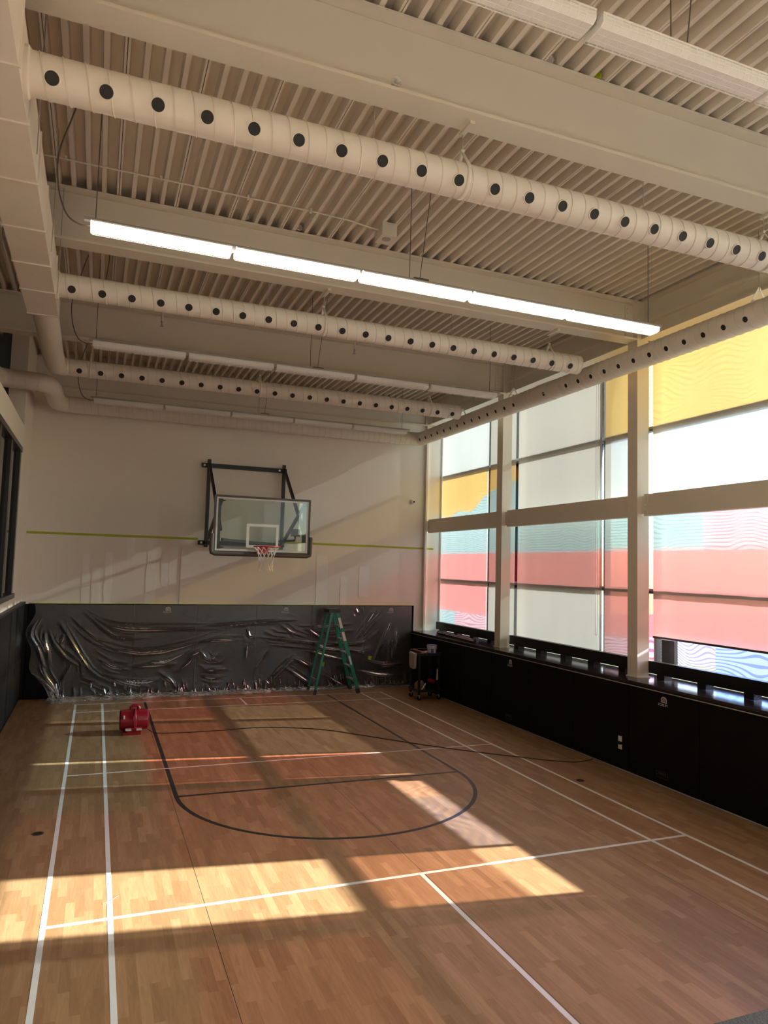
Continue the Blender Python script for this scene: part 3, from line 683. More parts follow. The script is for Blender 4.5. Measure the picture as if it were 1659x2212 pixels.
lamprow(-5.05, 'unlit caged lamp row at the top right corner, nearest the viewer', False)
lamprow(-1.53, 'lit row of caged white strip lamps', True)
lamprow(2.07, 'unlit caged lamp row between the second and third ducts', False)
lamprow(5.67, 'unlit caged lamp row in front of the back wall duct', False)

# ================================================================== small ceiling items
t = thing('conduit', 'thin white conduit running under the deck to the ceiling box', 'conduit', (-1.8, -.42, 6.6))
MB().tube([(-4.0, -.40, 6.62), (-2.2, -.42, 6.62), (-.75, -.42, 6.62), (-.3, -.40, 6.615), (-.06, -.37, 6.60), (.03, -.37, 6.60)], .009, 8).build('pipe', 'steel_paint', t, True)
for x in (-3.3, -2.4, -1.5, -.8): B(x-.012, x+.012, -.44, -.40, 6.60, 6.645).build('clip', 'steel_paint', t)
t = thing('ceiling_box', 'white ceiling speaker box at the end of the conduit', 'speaker', (.12, -.37, 6.48))
B(.03, .21, -.50, -.26, 6.49, 6.645).build('body', 'steel_paint', t); MB().lathe([(.05,-.004),(.05,.0)], (.12, -.40, 6.49), 20).build('grille', 'strut', t, True)
t = thing('junction_box', 'round white junction box under the deck near the left trunk duct', 'junction box', (-3.1, 1.05, 6.55))
MB().lathe([(.075,0),(.08,.05),(.06,.10)], (-3.12, 1.05, 6.54), 20).build('body', 'steel_paint', t, True); MB().tube([(-4.0, 1.05, 6.59), (-3.18, 1.05, 6.59)], .012, 8).build('conduit_stub', 'steel_paint', t, True)
MB().tube(smoothpath([(-3.05, 1.05, 6.56), (-2.93, 1.02, 6.48), (-2.86, 1.0, 6.3), (-2.88, 1.0, 6.0)]), .006, 6).build('cable', 'rod', t, True)
def sprinkler(x, y, label):
    t = thing('sprinkler', label, 'sprinkler', (x, y, 6.2), 'sprinkler heads')
    MB().tube([(x, y, 6.64), (x, y, 6.30)], .018, 10).build('drop_pipe', 'steel_paint', t, True); MB().lathe([(.012,0),(.03,.004),(.014,.02),(.012,.06),(.022,.08)], (x, y, 6.22), 12).build('head', 'strut', t, True)
sprinkler(-2.08, 3.2, 'sprinkler head hanging left of the unlit lamp row'); sprinkler(1.0, 3.2, 'sprinkler head hanging right of centre behind the unlit lamp row')
def shuttle(x, y, z, mat, label):
    t = thing('shuttlecock', label, 'shuttlecock', (x, y, z), 'stuck shuttlecocks')
    mb = MB(); rnd = random.Random(int(x*100))
    for k in range(12):
        a = 2*PI*k/12; mb.bar((x+.012*math.cos(a), y, z+.034+.012*math.sin(a)), (x+.032*math.cos(a), y-.06, z+.034+.032*math.sin(a)), .016, .0015)
    mb.build('skirt', mat, t); MB().lathe([(.004,.0),(.013,.006),(.013,.025)], (x, y-.005, z+.034), 12, 'y').build('cork', mat, t, True)
shuttle(-1.02, -3.40, 6.08, 'feather', 'white shuttlecock stuck on the lower flange of the first beam')
shuttle(.27, -3.38, 6.645, 'feather', 'white shuttlecock on top of the first beam')
shuttle(.72, -3.39, 6.645, 'neon', 'yellow shuttlecock on top of the first beam')
shuttle(-1.42, .19, 6.645, 'feather', 'white shuttlecock on top of the second beam, left one'); shuttle(-.78, .19, 6.645, 'feather', 'white shuttlecock on top of the second beam, right one')
shuttle(-3.46, .20, 6.085, 'feather', 'white shuttlecock on the second beam beside the trunk duct')

# ================================================================== back wall items
t = thing('masking_tape', 'long green masking tape line across the back wall', 'tape', (0, YB, 3.16))
MB().prism([(-4.09, YB-.003, 3.150), (-.87, YB-.003, 3.146), (-.87, YB-.003, 3.190), (-4.09, YB-.003, 3.194)], (0, .002, 0)).build('left_strip', 'tape_green', t)
MB().prism([(.95, YB-.003, 3.142), (4.56, YB-.003, 3.122), (4.56, YB-.003, 3.164), (.95, YB-.003, 3.186)], (0, .002, 0)).build('right_strip', 'tape_green', t)
t = thing('security_camera', 'small white dome security camera on the back wall near the corner', 'camera', (3.98, YB, 4.23))
MB().lathe([(.05,-.03),(.058,0.0)], (3.98, YB, 4.23), 20, 'y').build('base', 'white_plastic', t, True); MB().lathe([(.004,-.085),(.03,-.075),(.045,-.05),(.05,-.03)], (3.98, YB, 4.23), 20, 'y').build('dome', 'white_plastic', t, True)
MB().lathe([(.003,-.092),(.022,-.088),(.024,-.07)], (4.0, YB, 4.225), 16, 'y').build('lens', 'hole_black', t, True); B(4.04, 4.10, YB-.012, YB, 4.19, 4.27).build('mount_plate', 'white_plastic', t)

# basketball hoop
HY, HC = 5.45, .062
t = thing('basketball_hoop', 'wall mounted basketball hoop with glass backboard and black frame', 'basketball hoop', (.04, 7.4, 3.0))
B(-.87, .95, YB-.06, YB-.005, 4.675, 4.765).build('upper_wall_bar', 'black_metal', t); B(-.87, .95, YB-.06, YB-.005, 3.05, 3.14).build('lower_wall_bar', 'black_metal', t)
for x in (-.72, .88):
    B(x-.035, x+.035, YB-.12, YB-.06, 3.00, 4.84).build('wall_post', 'black_metal', t)
    xb = x+.0
    MB().bar((x, 7.30, 4.74), (x+.02, 5.60, 3.30), .055, .055).build('upper_strut', 'black_metal', t)
    MB().bar((x, 7.30, 3.10), (x+.02, 5.60, 3.86), .055, .055).build('lower_strut', 'black_metal', t)
    for z in (4.72, 3.095): inst('bolt', MB().lathe([(.022,0),(.022,.01)], (0,0,0), 10).mesh('bolt', 'aluminium'), t, (x-.09, YB-.06, z), (R(90),0,0))
MB().bar((-.66, 5.62, 3.12), (.86, 7.30, 3.10), .05, .05).build('cross_brace', 'black_metal', t)
B(.70, .86, 5.72, 5.86, 3.24, 3.38).build('height_crank_box', 'black_metal', t); MB().tube([(.78, 5.8, 3.26), (.78, 5.8, 3.16), (.40, 5.84, 3.12)], .022, 10).build('crank_arm', 'black_metal', t, True)
MB().tube([(.50, 5.83, 3.12), (.50, 5.83, 3.03)], .01, 6).build('crank_eye', 'black_metal', t)
x0, x1, z0, z1 = HC-.915, HC+.915, 2.87, 3.94
for x in (x0+.10, x1-.10): B(x-.032, x+.032, HY+.03, HY+.09, z0+.06, z1-.06).build('backboard_rail', 'black_metal', t)
for x, s in ((x0+.10, 1), (x1-.10, 1)):
    for z in (z0+.10, z1-.10): MB().prism([(x-.03, HY+.03, z-.035), (x+.13, HY+.03, z), (x-.03, HY+.03, z+.035)], (0,.03,0)).build('corner_gusset', 'black_metal', t)
B(x0+.03, x1-.03, HY, HY+.014, z0+.03, z1-.03).build('glass_board', 'board_glass', t)
mb = MB(); f_ = .04
mb.box(x0, x1, HY-.008, HY+.03, z1-f_, z1); mb.box(x0, x1, HY-.008, HY+.03, z0, z0+f_); mb.box(x0, x0+f_, HY-.008, HY+.03, z0+f_, z1-f_); mb.box(x1-f_, x1, HY-.008, HY+.03, z0+f_, z1-f_); mb.build('board_frame', 'grey_frame', t)
mb = MB(); a, b = x0+f_, x1-f_; c, d = z0+f_, z1-f_; w_ = .032
mb.box(a, b, HY-.003, HY-.001, d-w_, d); mb.box(a, b, HY-.003, HY-.001, c, c+w_); mb.box(a, a+w_, HY-.003, HY-.001, c+w_, d-w_); mb.box(b-w_, b, HY-.003, HY-.001, c+w_, d-w_); mb.build('white_border', 'line_white', t)
mb = MB(); a, b, c, d, w_ = HC-.305, HC+.305, 2.98, 3.43, .05
mb.box(a, b, HY-.003, HY-.001, d-w_, d); mb.box(a, b, HY-.003, HY-.001, c, c+w_); mb.box(a, a+w_, HY-.003, HY-.001, c+w_, d-w_); mb.box(b-w_, b, HY-.003, HY-.001, c+w_, d-w_); mb.build('target_square', 'line_white', t)
mb = MB(); mb.tube([(x0-.02, HY+.005, 3.22), (x0-.02, HY+.005, 2.93), (x0-.01, HY+.005, 2.875), (x0+.04, HY+.005, 2.855), (x1-.04, HY+.005, 2.855), (x1+.01, HY+.005, 2.875), (x1+.02, HY+.005, 2.93), (x1+.02, HY+.005, 3.22)], .042, 10); mb.build('edge_padding', 'board_pad', t, True)
rc = (HC, HY-.385, 3.0)
rim = MB().tube([(rc[0]+.232*math.cos(2*PI*i/36), rc[1]+.232*math.sin(2*PI*i/36), rc[2]) for i in range(37)], .0105, 8).build('rim', 'red_rim', t, True)
mb = MB(); mb.box(HC-.11, HC+.11, HY-.05, HY-.008, 2.87, 3.0); mb.prism([(HC-.10, HY-.05, 2.97), (HC+.10, HY-.05, 2.97), (HC+.06, HY-.17, 2.985), (HC-.06, HY-.17, 2.985)], (0,0,.02)); mb.build('rim_bracket', 'red_rim', t)
mb = MB(); n = 12; lv = [(3.0,.232),(2.92,.175),(2.84,.145),(2.76,.128),(2.68,.122),(2.60,.125),(2.555,.128)]
for k in range(n):
    for s in (-1, 1):
        path = []
        for j, (z, r_) in enumerate(lv):
            a = 2*PI*(k+s*j*.5)/n; path.append((rc[0]+r_*math.cos(a), rc[1]+r_*math.sin(a), z))
        mb.tube(path, .0042, 5)
mb.build('net', 'net_cord', t, True)

# ================================================================== plastic dust sheet
import numpy as np
NXs, NZs = 760, 250
Xa, Xb = -3.86, 4.012
sheetL = 1.80+.48
# measured fold lines: (x, z) on the pad face
def c1(p): px, py = 50+p[0]*.2592, 1290+p[1]*.2592; return wallpt(px, py)
def c2(p): px, py = 440+p[0]*.2893, 1290+p[1]*.2893; return wallpt(px, py)
def wallpt(px, py): return (float(np.interp(px, [60,292,430,556,618,842,893], [-3.98,-2.044,-.794,.419,1.046,3.465,4.05])), 1.80-(py-1306)*1.80/float(np.interp(px, [60,893], [206,180])))
F1 = [[(560,150),(700,230),(850,262),(1000,270),(1300,262),(1650,262)], [(500,120),(640,240),(760,320),(900,345),(1050,335)], [(400,165),(500,260),(620,350),(760,380)], [(640,370),(800,440),(1000,470),(1180,455),(1380,400),(1650,310)],
 [(700,640),(880,690),(1050,705),(1150,680)], [(760,660),(900,710),(1080,740)], [(520,670),(640,710),(760,760)], [(900,575),(1100,565),(1290,555)], [(310,210),(390,340),(480,480),(560,590),(680,680)], [(250,290),(280,390),(380,510),(500,580)],
 [(135,200),(125,330),(165,480),(215,580)], [(60,80),(70,200),(45,420),(35,600),(70,760),(120,850)], [(190,540),(210,680),(280,820),(330,870)], [(320,400),(430,480),(500,540),(510,660)], [(1450,450),(1400,540),(1290,630)], [(1050,540),(1200,540),(1400,440)],
 [(220,300),(215,400),(240,540)], [(350,300),(320,400)], [(420,560),(350,700),(330,800)], [(90,650),(190,760),(230,800)], [(640,510),(760,580),(900,600)], [(1500,590),(1570,610),(1650,605)], [(1510,650),(1570,670),(1650,672)], [(1480,440),(1540,510),(1600,530)], [(1380,500),(1440,470),(1500,440)], [(640,790),(720,840)], [(880,780),(960,800)], [(1150,620),(1250,690),(1300,760)]]
F2 = [[(0,210),(200,200),(400,180),(680,165)], [(580,200),(650,260),(760,300)], [(330,230),(345,290),(400,300)], [(460,250),(520,285),(640,300)], [(440,300),(620,318),(860,345),(1080,350)], [(720,210),(900,215),(1080,195)], [(740,320),(900,380),(1050,410)], [(1330,70),(1220,190),(1120,330)],
 [(1410,130),(1330,330),(1260,510)], [(1380,270),(1385,520)], [(1440,230),(1410,480)], [(670,430),(560,540),(500,610)], [(490,390),(430,470),(340,610)], [(620,530),(720,600),(800,660)], [(890,580),(1000,650),(1050,672)], [(680,460),(800,530)], [(0,520),(50,545),(180,540)], [(0,330),(150,320),(270,320)],
 [(1080,350),(1200,330),(1300,250)], [(20,420),(60,470),(120,420)], [(330,350),(320,470)], [(800,250),(950,260),(1100,245)], [(760,400),(900,440),(1060,480)], [(1120,70),(1140,110)], [(1270,90),(1180,230)], [(1200,480),(1350,520),(1500,500)], [(1150,560),(1300,590),(1480,600)], [(470,620),(510,670)], [(760,230),(860,300)], [(1000,380),(1150,410),(1240,380)]]
us = np.linspace(0, 1, NXs+1); ss = np.linspace(0, sheetL, NZs+1)
X = Xa+(Xb-Xa)*us[None, :]*np.ones((NZs+1, 1)); S = ss[:, None]*np.ones((1, NXs+1)); U = us[None, :]*np.ones((NZs+1, 1))
Zf = 1.80-S; D = np.zeros_like(X); rg = np.random.default_rng(5)
def ridge(pts, amp, wid):
    global D
    P = np.array(pts, float); Lp = np.hypot(*np.diff(P, axis=0).T).sum(); t = np.linspace(0, len(P)-1, max(8, int(Lp/(wid*.3)))); q = np.stack([np.interp(t, range(len(P)), P[:, 0]), np.interp(t, range(len(P)), P[:, 1])], 1)
    for _ in range(max(6, len(q)//3)): q[1:-1] = (q[:-2]+2*q[1:-1]+q[2:])/4
    prof = np.sin(np.linspace(0.12, PI-.12, len(q)))
    lo, hi = q.min(0)-4*wid, q.max(0)+4*wid; mk = (X > lo[0]) & (X < hi[0]) & (Zf > lo[1]) & (Zf < hi[1]); xs, zs = X[mk], Zf[mk]
    if xs.size == 0: return
    best = np.zeros(xs.size)
    for k in range(len(q)): best = np.maximum(best, prof[k]*np.exp(-((xs-q[k, 0])**2+(zs-q[k, 1])**2)/wid**2))
    D[mk] = np.maximum(D[mk], amp*best)
for F, cc, base in ((F1, c1, .030), (F2, c2, .026)):
    for f in F:
        P = [cc(p) for p in f]; ridge(P, base*rg.uniform(.8, 1.4), rg.uniform(.020, .032))
        for _ in range(3):
            dx, dz = rg.normal(0, .06), rg.normal(0, .07); k0 = rg.uniform(.6, 1.1); mx_, mz_ = np.mean([p[0] for p in P]), np.mean([p[1] for p in P])
            ridge([(mx_+(p[0]-mx_)*k0+dx, mz_+(p[1]-mz_)*k0+dz) for p in P], base*rg.uniform(.2, .6), rg.uniform(.013, .022))
for _ in range(150):
    x_ = rg.uniform(-3.8, 4); z_ = abs(rg.normal(0, .10)); ridge([(x_, z_+rg.uniform(.05, .2)), (x_+rg.uniform(-.05, .08), z_-.05)], rg.uniform(.01, .03), rg.uniform(.010, .018))
lown = np.array([[noise.noise(Vector((x_*.9, z_*1.1, 2.0))) for x_ in np.linspace(Xa, Xb, 60)] for z_ in np.linspace(1.8, -.5, 24)])
ii = np.clip(U*59, 0, 58.999); jj = np.clip(S/sheetL*23, 0, 22.999); i0_ = ii.astype(int); j0_ = jj.astype(int); fi, fj = ii-i0_, jj-j0_
LN = lown[j0_, i0_]*(1-fi)*(1-fj)+lown[j0_, i0_+1]*fi*(1-fj)+lown[j0_+1, i0_]*(1-fi)*fj+lown[j0_+1, i0_+1]*fi*fj
fl = S > 1.74; E_ = np.clip((S-1.74)/(sheetL-1.74), 0, 1); K = np.clip(S/1.74, 0, 1)
foot = .34*np.clip(1-U, 0, 1)**1.1+.045+.03*np.sin(X*5.1)+.02*np.sin(X*13)
amp = np.clip(S/.06, 0, 1)*np.where(fl, .5, 1)
crumple = np.array([noise.noise(Vector((x_*7, 0, s_*22))) for s_ in np.linspace(0, .54, 20) for x_ in np.linspace(Xa, Xb, 320)]).reshape(20, 320)
ci = np.clip((U*319).astype(int), 0, 318); cj = np.clip(((S-1.74)/.54*19).astype(int), 0, 18); CR = np.where(fl, np.abs(crumple[cj, ci])*.05, 0)
sag = (.055*(1-U)**2+.012)*np.sin(PI*np.clip(K, 0, 1))+(.035+.11*(1-U)**1.5)*K**3+.02*K*(LN+.5)
Z = np.where(fl, .05*(1-np.clip(E_*2.5, 0, 1))+.006+CR+D*.3, Zf)
Y = 7.350-sag-np.where(fl, E_*foot, 0)-D*amp
lf = np.clip((.07-U)/.07, 0, 1); XX = X+lf*(-.10*np.sin(PI*K)+.34*K**3+.05*np.sin(S*9))
vs_ = np.stack([XX, Y, Z], -1).reshape(-1, 3).tolist(); fs = []
for j in range(NZs):
    for i in range(NXs): a = j*(NXs+1)+i; fs.append((a, a+1, a+NXs+2, a+NXs+1))
sheet = MB().add(vs_, fs).build('plastic_sheet', 'plastic_film', None, True, base=(0, 7.2, 0), label='clear plastic dust sheet draped over the back wall pads', category='dust sheet')
t = thing('edge_tape', 'yellow green tape strip holding the plastic sheet along the pad top', 'tape', (0, 7.36, 1.81))
for a, b in ((-3.9,-2.0),(-2.0,.2),(.2,2.1),(2.1,4.05)): B(a, b, 7.352, 7.42, 1.813, 1.818).build('strip', 'tape_green', t)
for x, z, l in ((1.86, .55, 'small yellow green tape scrap on the plastic sheet behind the ladder'), (2.95, .66, 'small yellow green tape scrap on the plastic sheet right of the ladder')):
    MB().prism([(x-.04, 7.20, z-.03), (x+.03, 7.20, z-.05), (x+.05, 7.20, z+.04), (x-.03, 7.20, z+.05)], (0, .002, 0)).build('tape_scrap', 'tape_green', base=(x, 7.2, z), label=l, category='tape')

# ================================================================== step ladder
def ladder():
    t = thing('step_ladder', 'green fibreglass step ladder open in front of the plastic sheet', 'ladder', (2.02, 6.93, 0))
    yf, yn = 7.19, 6.67; tx, tz = 1.97, 1.72
    def rail_(x, y, x2, y2, nm, mat='ladder_green', w1=.07, w2=.03):
        MB().bar((x, y, .03), (x2, y2, tz-.02), w1, w2, up=(0,1,0)).build(nm, mat, t)
        MB().bar((x, y, 0), (x+(x2-x)*.05, y+(y2-y)*.05, .10), w1+.008, w2+.01, up=(0,1,0)).build('foot', 'ladder_black', t)
    for y, s in ((yf, -1), (yn, 1)):
        yt = 6.93+(-s)*.16
        rail_(2.51, y, tx+.05, yt, 'front_rail', w1=.075); rail_(1.545, y, tx-.07, yt, 'rear_rail', w1=.045)
    for i in range(1, 6):
        f = i/6.0; x = 2.51+(tx+.05-2.51)*f; dy = .26+(.16-.26)*f
        B(x-.045, x+.045, 6.93-dy+.01, 6.93+dy-.01, f*1.70-.03, f*1.70).build('step', 'aluminium', t)
    for f in (.17, .5): 
        x = 1.545+(tx-.07-1.545)*f; dy = .26+(.16-.26)*f; MB().bar((x, 6.93-dy, f*1.7), (x, 6.93+dy, f*1.7), .03, .02).build('rear_brace', 'aluminium', t)
    B(tx-.14, tx+.12, 6.93-.19, 6.93+.19, tz-.03, tz+.045).build('top_cap', 'ladder_black', t)
    for y in (6.74, 7.12): MB().bar((1.74, y, .93), (2.29, y, .89), .022, .006).build('spreader', 'aluminium', t)
    fr_ = lambda f, d: (2.51+(tx+.05-2.51)*f, yn+(6.77-yn)*f-d, .03+(tz-.05)*f)
    for f0, f1, w_ in ((.80,.93,.055), (.64,.75,.06)): MB().bar(fr_(f0, .016), fr_(f1, .016), w_, .003, up=(0,1,0)).build('label_sticker', 'sticker', t)
    MB().bar(fr_(.34, .016), fr_(.45, .016), .035, .003, up=(0,1,0)).build('maker_badge', 'sticker', t)
ladder()

# ================================================================== tool cart
def cart():
    x0, x1, y0, y1 = 3.40, 3.90, 5.56, 6.04
    t = thing('utility_cart', 'black two shelf utility cart beside the bench at the back', 'cart', (3.65, 5.8, 0))
    for x in (x0+.03, x1-.03):
        for y in (y0+.03, y1-.03):
            B(x-.02, x+.02, y-.02, y+.02, .11, .93).build('post', 'black_metal', t)
            f = MB().prism([(x-.02, y-.015, .11), (x+.02, y-.015, .11), (x+.025, y-.015, .05), (x+.005, y-.015, .04)], (0,.03,0)).build('caster_fork', 'aluminium', t)
            MB().lathe([(.03,-.014),(.046,-.012),(.046,.012),(.03,.014)], (x+.01, y, .047), 18, 'y').build('caster_wheel', 'black_trim', t, True)
    def tray(z, nm):
        mb = MB(); mb.box(x0, x1, y0, y1, z, z+.012)
        for a in ((x0,x1,y0,y0+.012),(x0,x1,y1-.012,y1),(x0,x0+.012,y0+.012,y1-.012),(x1-.012,x1,y0+.012,y1-.012)): mb.box(*a, z+.012, z+.06)
        mb.build(nm, 'black_metal', t)
    tray(.89, 'upper_tray'); tray(.16, 'lower_tray')
    MB().tube([(x0+.02, y1-.01, .955), (x0+.05, y1+.03, .975), (x1-.05, y1+.03, .975), (x1-.02, y1-.01, .955)], .014, 8).build('push_handle', 'black_metal', t, True)
    MB().prism([(3.80, y0-.002, .40), (3.835, y0-.002, .41), (3.83, y0-.002, .62), (3.81, y0-.002, .64)], (0,-.003,0)).build('paint_streak', 'sticker', t)
    # bag hung on the front
    b = thing('canvas_bag', 'beige canvas pouch hanging on the left side of the cart', 'bag', (3.36, 5.76, .62))
    P = [(5.64, .935), (5.90, .95), (5.90, .72), (5.885, .66), (5.85, .635), (5.71, .62), (5.67, .635), (5.65, .69)]
    MB().prism([(3.335, a, b_) for a, b_ in P], (.05, 0, 0)).build('pouch', 'canvas', b); MB().bar((3.332, 5.635, .905), (3.332, 5.905, .92), .006, .03).build('hem', 'canvas', b)
    k = thing('paint_bucket', 'white plastic bucket with blue lid on the cart', 'bucket', (3.82, 5.8, .902))
    MB().lathe([(.085,0),(.098,.15),(.105,.152),(.105,.178)], (3.80, 5.80, .902), 28).build('pail', 'bucket_white', k, True); MB().lathe([(.103,.178),(.104,.19),(.085,.196)], (3.80, 5.80, .902), 28).build('lid', 'lid_blue', k, True)
    MB().tube([(3.80+.106*math.cos(a), 5.80+.106*math.sin(a)*.98, .902+.14-.05*math.sin((a-PI)) if a > PI else .902+.14) for a in [PI+PI*i/12 for i in range(13)]], .003, 5).build('handle', 'strut', k); B(3.74, 3.80, 5.699, 5.705, .92, 1.02).build('label_print', 'lid_blue', k)
    c = thing('paint_tin', 'small tin can on the cart beside the bucket', 'can', (3.62, 5.72, .902))
    MB().lathe([(.04,0),(.04,.075),(.036,.078)], (3.62, 5.70, .902), 20).build('can', 'aluminium', c, True); MB().lathe([(.041,.02),(.041,.055)], (3.62, 5.70, .902), 20, cap=False).build('band', 'tool_red', c, True)
    d = thing('plastic_tub', 'small blue tub between the tin and the bucket', 'tub', (3.68, 5.65, .902))
    MB().lathe([(.03,0),(.036,.045),(.038,.05)], (3.685, 5.66, .902), 16).build('tub', 'lid_blue', d, True)
    e = thing('paint_brush', 'paint brush with orange handle lying across the cart edge', 'brush', (3.48, 5.62, .95))
    MB().tube([(3.40, 5.86, 1.0), (3.47, 5.70, .985), (3.50, 5.62, .975)], .010, 8, rs=[.008,.013,.009]).build('handle', 'tool_orange', e, True); MB().bar((3.50, 5.62, .975), (3.54, 5.55, .968), .05, .015).build('bristles', 'canvas', e)
    e = thing('scraper', 'flat scraper lying on the cart corner', 'scraper', (3.45, 5.7, .95))
    MB().bar((3.50, 6.00, .935), (3.60, 5.88, .925), .03, .012).build('handle', 'black_trim', e); MB().bar((3.60, 5.88, .922), (3.66, 5.81, .918), .07, .003).build('blade', 'aluminium', e)
    f = thing('rag_bag', 'crumpled patterned rag bag on the lower cart shelf', 'bag', (3.53, 5.8, .173))
    mb = MB(); prof = [(.03,0),(.10,.02),(.115,.08),(.10,.14),(.05,.19),(.01,.20)]; mb.lathe(prof, (3.53, 5.78, .173), 18); mb.v = [(p[0]+.02*noise.noise(Vector(p)*14), p[1]*1.0+.03*noise.noise(Vector(p)*11+Vector((4,0,0))), max(.174, p[2]+.02*noise.noise(Vector(p)*13))) for p in mb.v]; mb.build('cloth', 'cloth_pattern', f, True)
    MB().tube([(3.44, 5.62, .24), (3.47, 5.60, .19), (3.53, 5.60, .25), (3.59, 5.62, .33)], .012, 8).build('white_edge', 'feather', f, True)
    g = thing('power_drill', 'red and black power tool on the lower cart shelf', 'power tool', (3.76, 5.8, .173))
    MB().tube([(3.70, 5.72, .38), (3.76, 5.74, .37), (3.84, 5.76, .33)], .045, 12, rs=[.03,.048,.035]).build('motor', 'tool_red', g, True); MB().tube([(3.78, 5.75, .34), (3.77, 5.76, .26), (3.77, 5.77, .20)], .03, 10).build('grip', 'black_trim', g, True); B(3.70, 3.84, 5.72, 5.84, .173, .235).build('battery', 'black_trim', g)
cart()

# ================================================================== carpet blower
def blower():
    cx, cy_, A = -2.13, 4.17, R(0)
    t = thing('air_mover', 'red air mover blower standing on the court floor', 'blower', (cx, cy_, 0))
    M_ = lambda p: (cx+p[0], cy_+p[1], p[2])
    # scroll housing: disc-like volute, axis along x
    n = 28; prof = []
    def ring(xo, sc):
        pts = []
        for k in range(n):
            a = 2*PI*k/n; r = .175*sc; y = r*math.cos(a); z = .20+.165*sc*math.sin(a)
            z = max(.035, z); pts.append(M_((xo, y*1.08, z)))
        return pts
    vs_ = []; levels = [(-.215,.80),(-.20,.92),(-.15,.97),(-.03,.99),(-.02,1.03),(.02,1.03),(.03,.98),(.15,.95),(.195,.90),(.21,.80)]
    for xo, sc in levels: vs_ += ring(xo, sc)
    fs = [(i*n+k, i*n+(k+1) % n, (i+1)*n+(k+1) % n, (i+1)*n+k) for i in range(len(levels)-1) for k in range(n)]
    fs += [tuple(range(n))[::-1], tuple((len(levels)-1)*n+k for k in range(n))]
    MB().add(vs_, fs).build('housing', 'red_plastic', t, True)
    mb = MB(); mb.prism([M_((-.10,-.19,.03)), M_((.10,-.19,.03)), M_((.11,-.215,.10)), M_((-.11,-.215,.10))], (0,.10,.04)); mb.build('outlet_lip', 'red_plastic', t)
    B(cx-.16, cx+.10, cy_-.20, cy_+.14, 0, .045).build('base', 'red_plastic', t)
    MB().tube([M_((-.055,-.02,.345)), M_((-.05,-.02,.395)), M_((-.02,-.02,.415)), M_((.03,-.02,.415)), M_((.06,-.02,.395)), M_((.065,-.02,.345))], .026, 10).build('carry_handle', 'red_plastic', t, True)
    MB().tube([M_((.0,-.188,.09)), M_((0,-.192,.20)), M_((0,-.155,.31)), M_((.005,-.06,.375))], .012, 8).build('seam_rib', 'red_plastic', t, True)
    MB().lathe([(.12,0),(.13,.01),(.11,.016)], M_((.205,0,.20)), 24, 'x').build('inlet_grille', 'red_plastic', t, True); MB().lathe([(.10,-.004),(.10,0)], M_((-.213,0,.20)), 24, 'x').build('motor_cover', 'black_trim', t, True)
    for x, z, w_, h_ in ((-.13,.05,.085,.035), (.03,.052,.08,.032)): B(cx+x, cx+x+w_, cy_-.213, cy_-.2, z+.02, z+.02+h_).build('sticker', 'sticker', t)
    B(cx-.165, cx-.143, cy_-.176, cy_-.150, .245, .295).build('switch_label', 'sticker', t)
blower()
def P0(x, y): return (x, y, .007)
path = [(-1.93, 4.10, .06), (-1.86, 4.05, .02)] + [P0(*p) for p in ((-1.75, 3.98), (-1.4, 3.93), (-.8, 3.93), (-.2, 3.98), (.3, 3.83), (.8, 3.55), (1.3, 3.0), (1.75, 2.45), (2.2, 1.95), (2.6, 1.55), (3.05, 1.15), (3.4, .85), (3.65, .72), (3.85, .73), (3.99, .78))]
pth = [Vector((p.x, p.y, max(.0068, p.z))) for p in smoothpath(path)]
MB().tube(pth, .006, 6).build('extension_cord', 'cord_dark', None, True, base=(0, 2.5, 0), label='dark power cord running from the red blower across the floor to the bench', category='cord')
# little debris
MB().prism([(-2.62,-1.72,.002), (-2.55,-1.66,.002), (-2.50,-1.62,.006), (-2.56,-1.69,.006)], (0,0,.003)).build('feather_scrap', 'strut', base=(-2.56, -1.68, 0), label='small grey feather scrap on the left white sideline', category='feather')

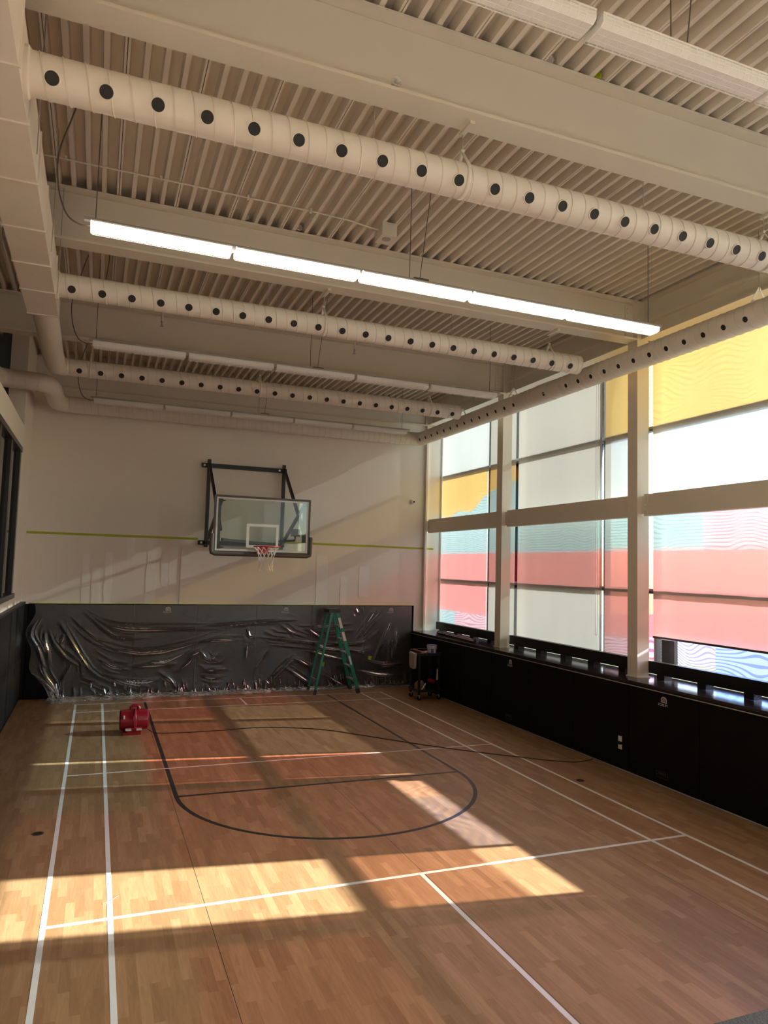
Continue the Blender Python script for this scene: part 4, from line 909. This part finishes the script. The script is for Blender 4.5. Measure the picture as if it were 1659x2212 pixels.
# ================================================================== outside
ZG = -4.2
struct('ground_outside', MB().box(4.96, 140, -90, 90, ZG-.3, ZG), 'asphalt', 'paved ground outside the windows', 'ground')
B(33, 40, -90, 90, ZG, ZG+.06).build('verge', 'grass_far', None, label='grass strip along the outside fence', category='grass', kind='structure')
B(30.5, 31.5, -90, 90, ZG, ZG+.14).build('kerb', 'concrete', None, label='pale concrete kerb in front of the grass strip', category='kerb', kind='structure')
t = thing('iron_fence', 'black iron picket fence outside beyond the near window', 'fence', (38, 0, ZG))
pk = B(-.012, .012, -.012, .012, 0, 1.25).mesh('picket', 'fence_iron'); po = B(-.04, .04, -.04, .04, 0, 1.4).mesh('fence_post', 'fence_iron')
y = -14.0; i = 0
while y < 6.0:
    if i % 14 == 0: inst('fence_post', po, t, (38, y, ZG+.06))
    else: inst('picket', pk, t, (38, y, ZG+.10))
    y += .155; i += 1
for z in (.2, 1.2): B(37.98, 38.02, -14, 6, ZG+z, ZG+z+.05).build('fence_rail', 'fence_iron', t)
def tree(x, y, h, label, seed):
    rnd = random.Random(seed); t = thing('bare_tree', label, 'tree', (x, y, ZG), 'bare trees')
    MB().tube([(x, y, ZG), (x+.05, y+.05, ZG+1.0), (x, y-.03, ZG+2.2)], .2, 10, rs=[.26,.19,.16]).build('trunk', 'bark', t, True)
    for k in range(9):
        a = rnd.uniform(0, 2*PI); z0 = ZG+rnd.uniform(1.2, 2.2); L = rnd.uniform(1.5, 3.2); p = Vector((x, y, z0)); path = [p.copy()]; d = Vector((math.cos(a), math.sin(a), 1.1))
        for s in range(5): d += Vector((rnd.uniform(-.3,.3), rnd.uniform(-.3,.3), .15)); p = p+d.normalized()*L/5; path.append(p.copy())
        b = MB(); b.tube(path, .06, 6, rs=[.085,.07,.055,.04,.028,.012])
        for q in path[2:5]:
            e = q+Vector((rnd.uniform(-.8,.8), rnd.uniform(-.8,.8), .7)); b.tube([q, (q+e)/2+Vector((0,0,.1)), e], .02, 5, rs=[.03,.02,.008])
        b.build('branch', 'bark', t, True)
tree(34.5, .35, 5, 'bare tree outside beyond the near window', 3)
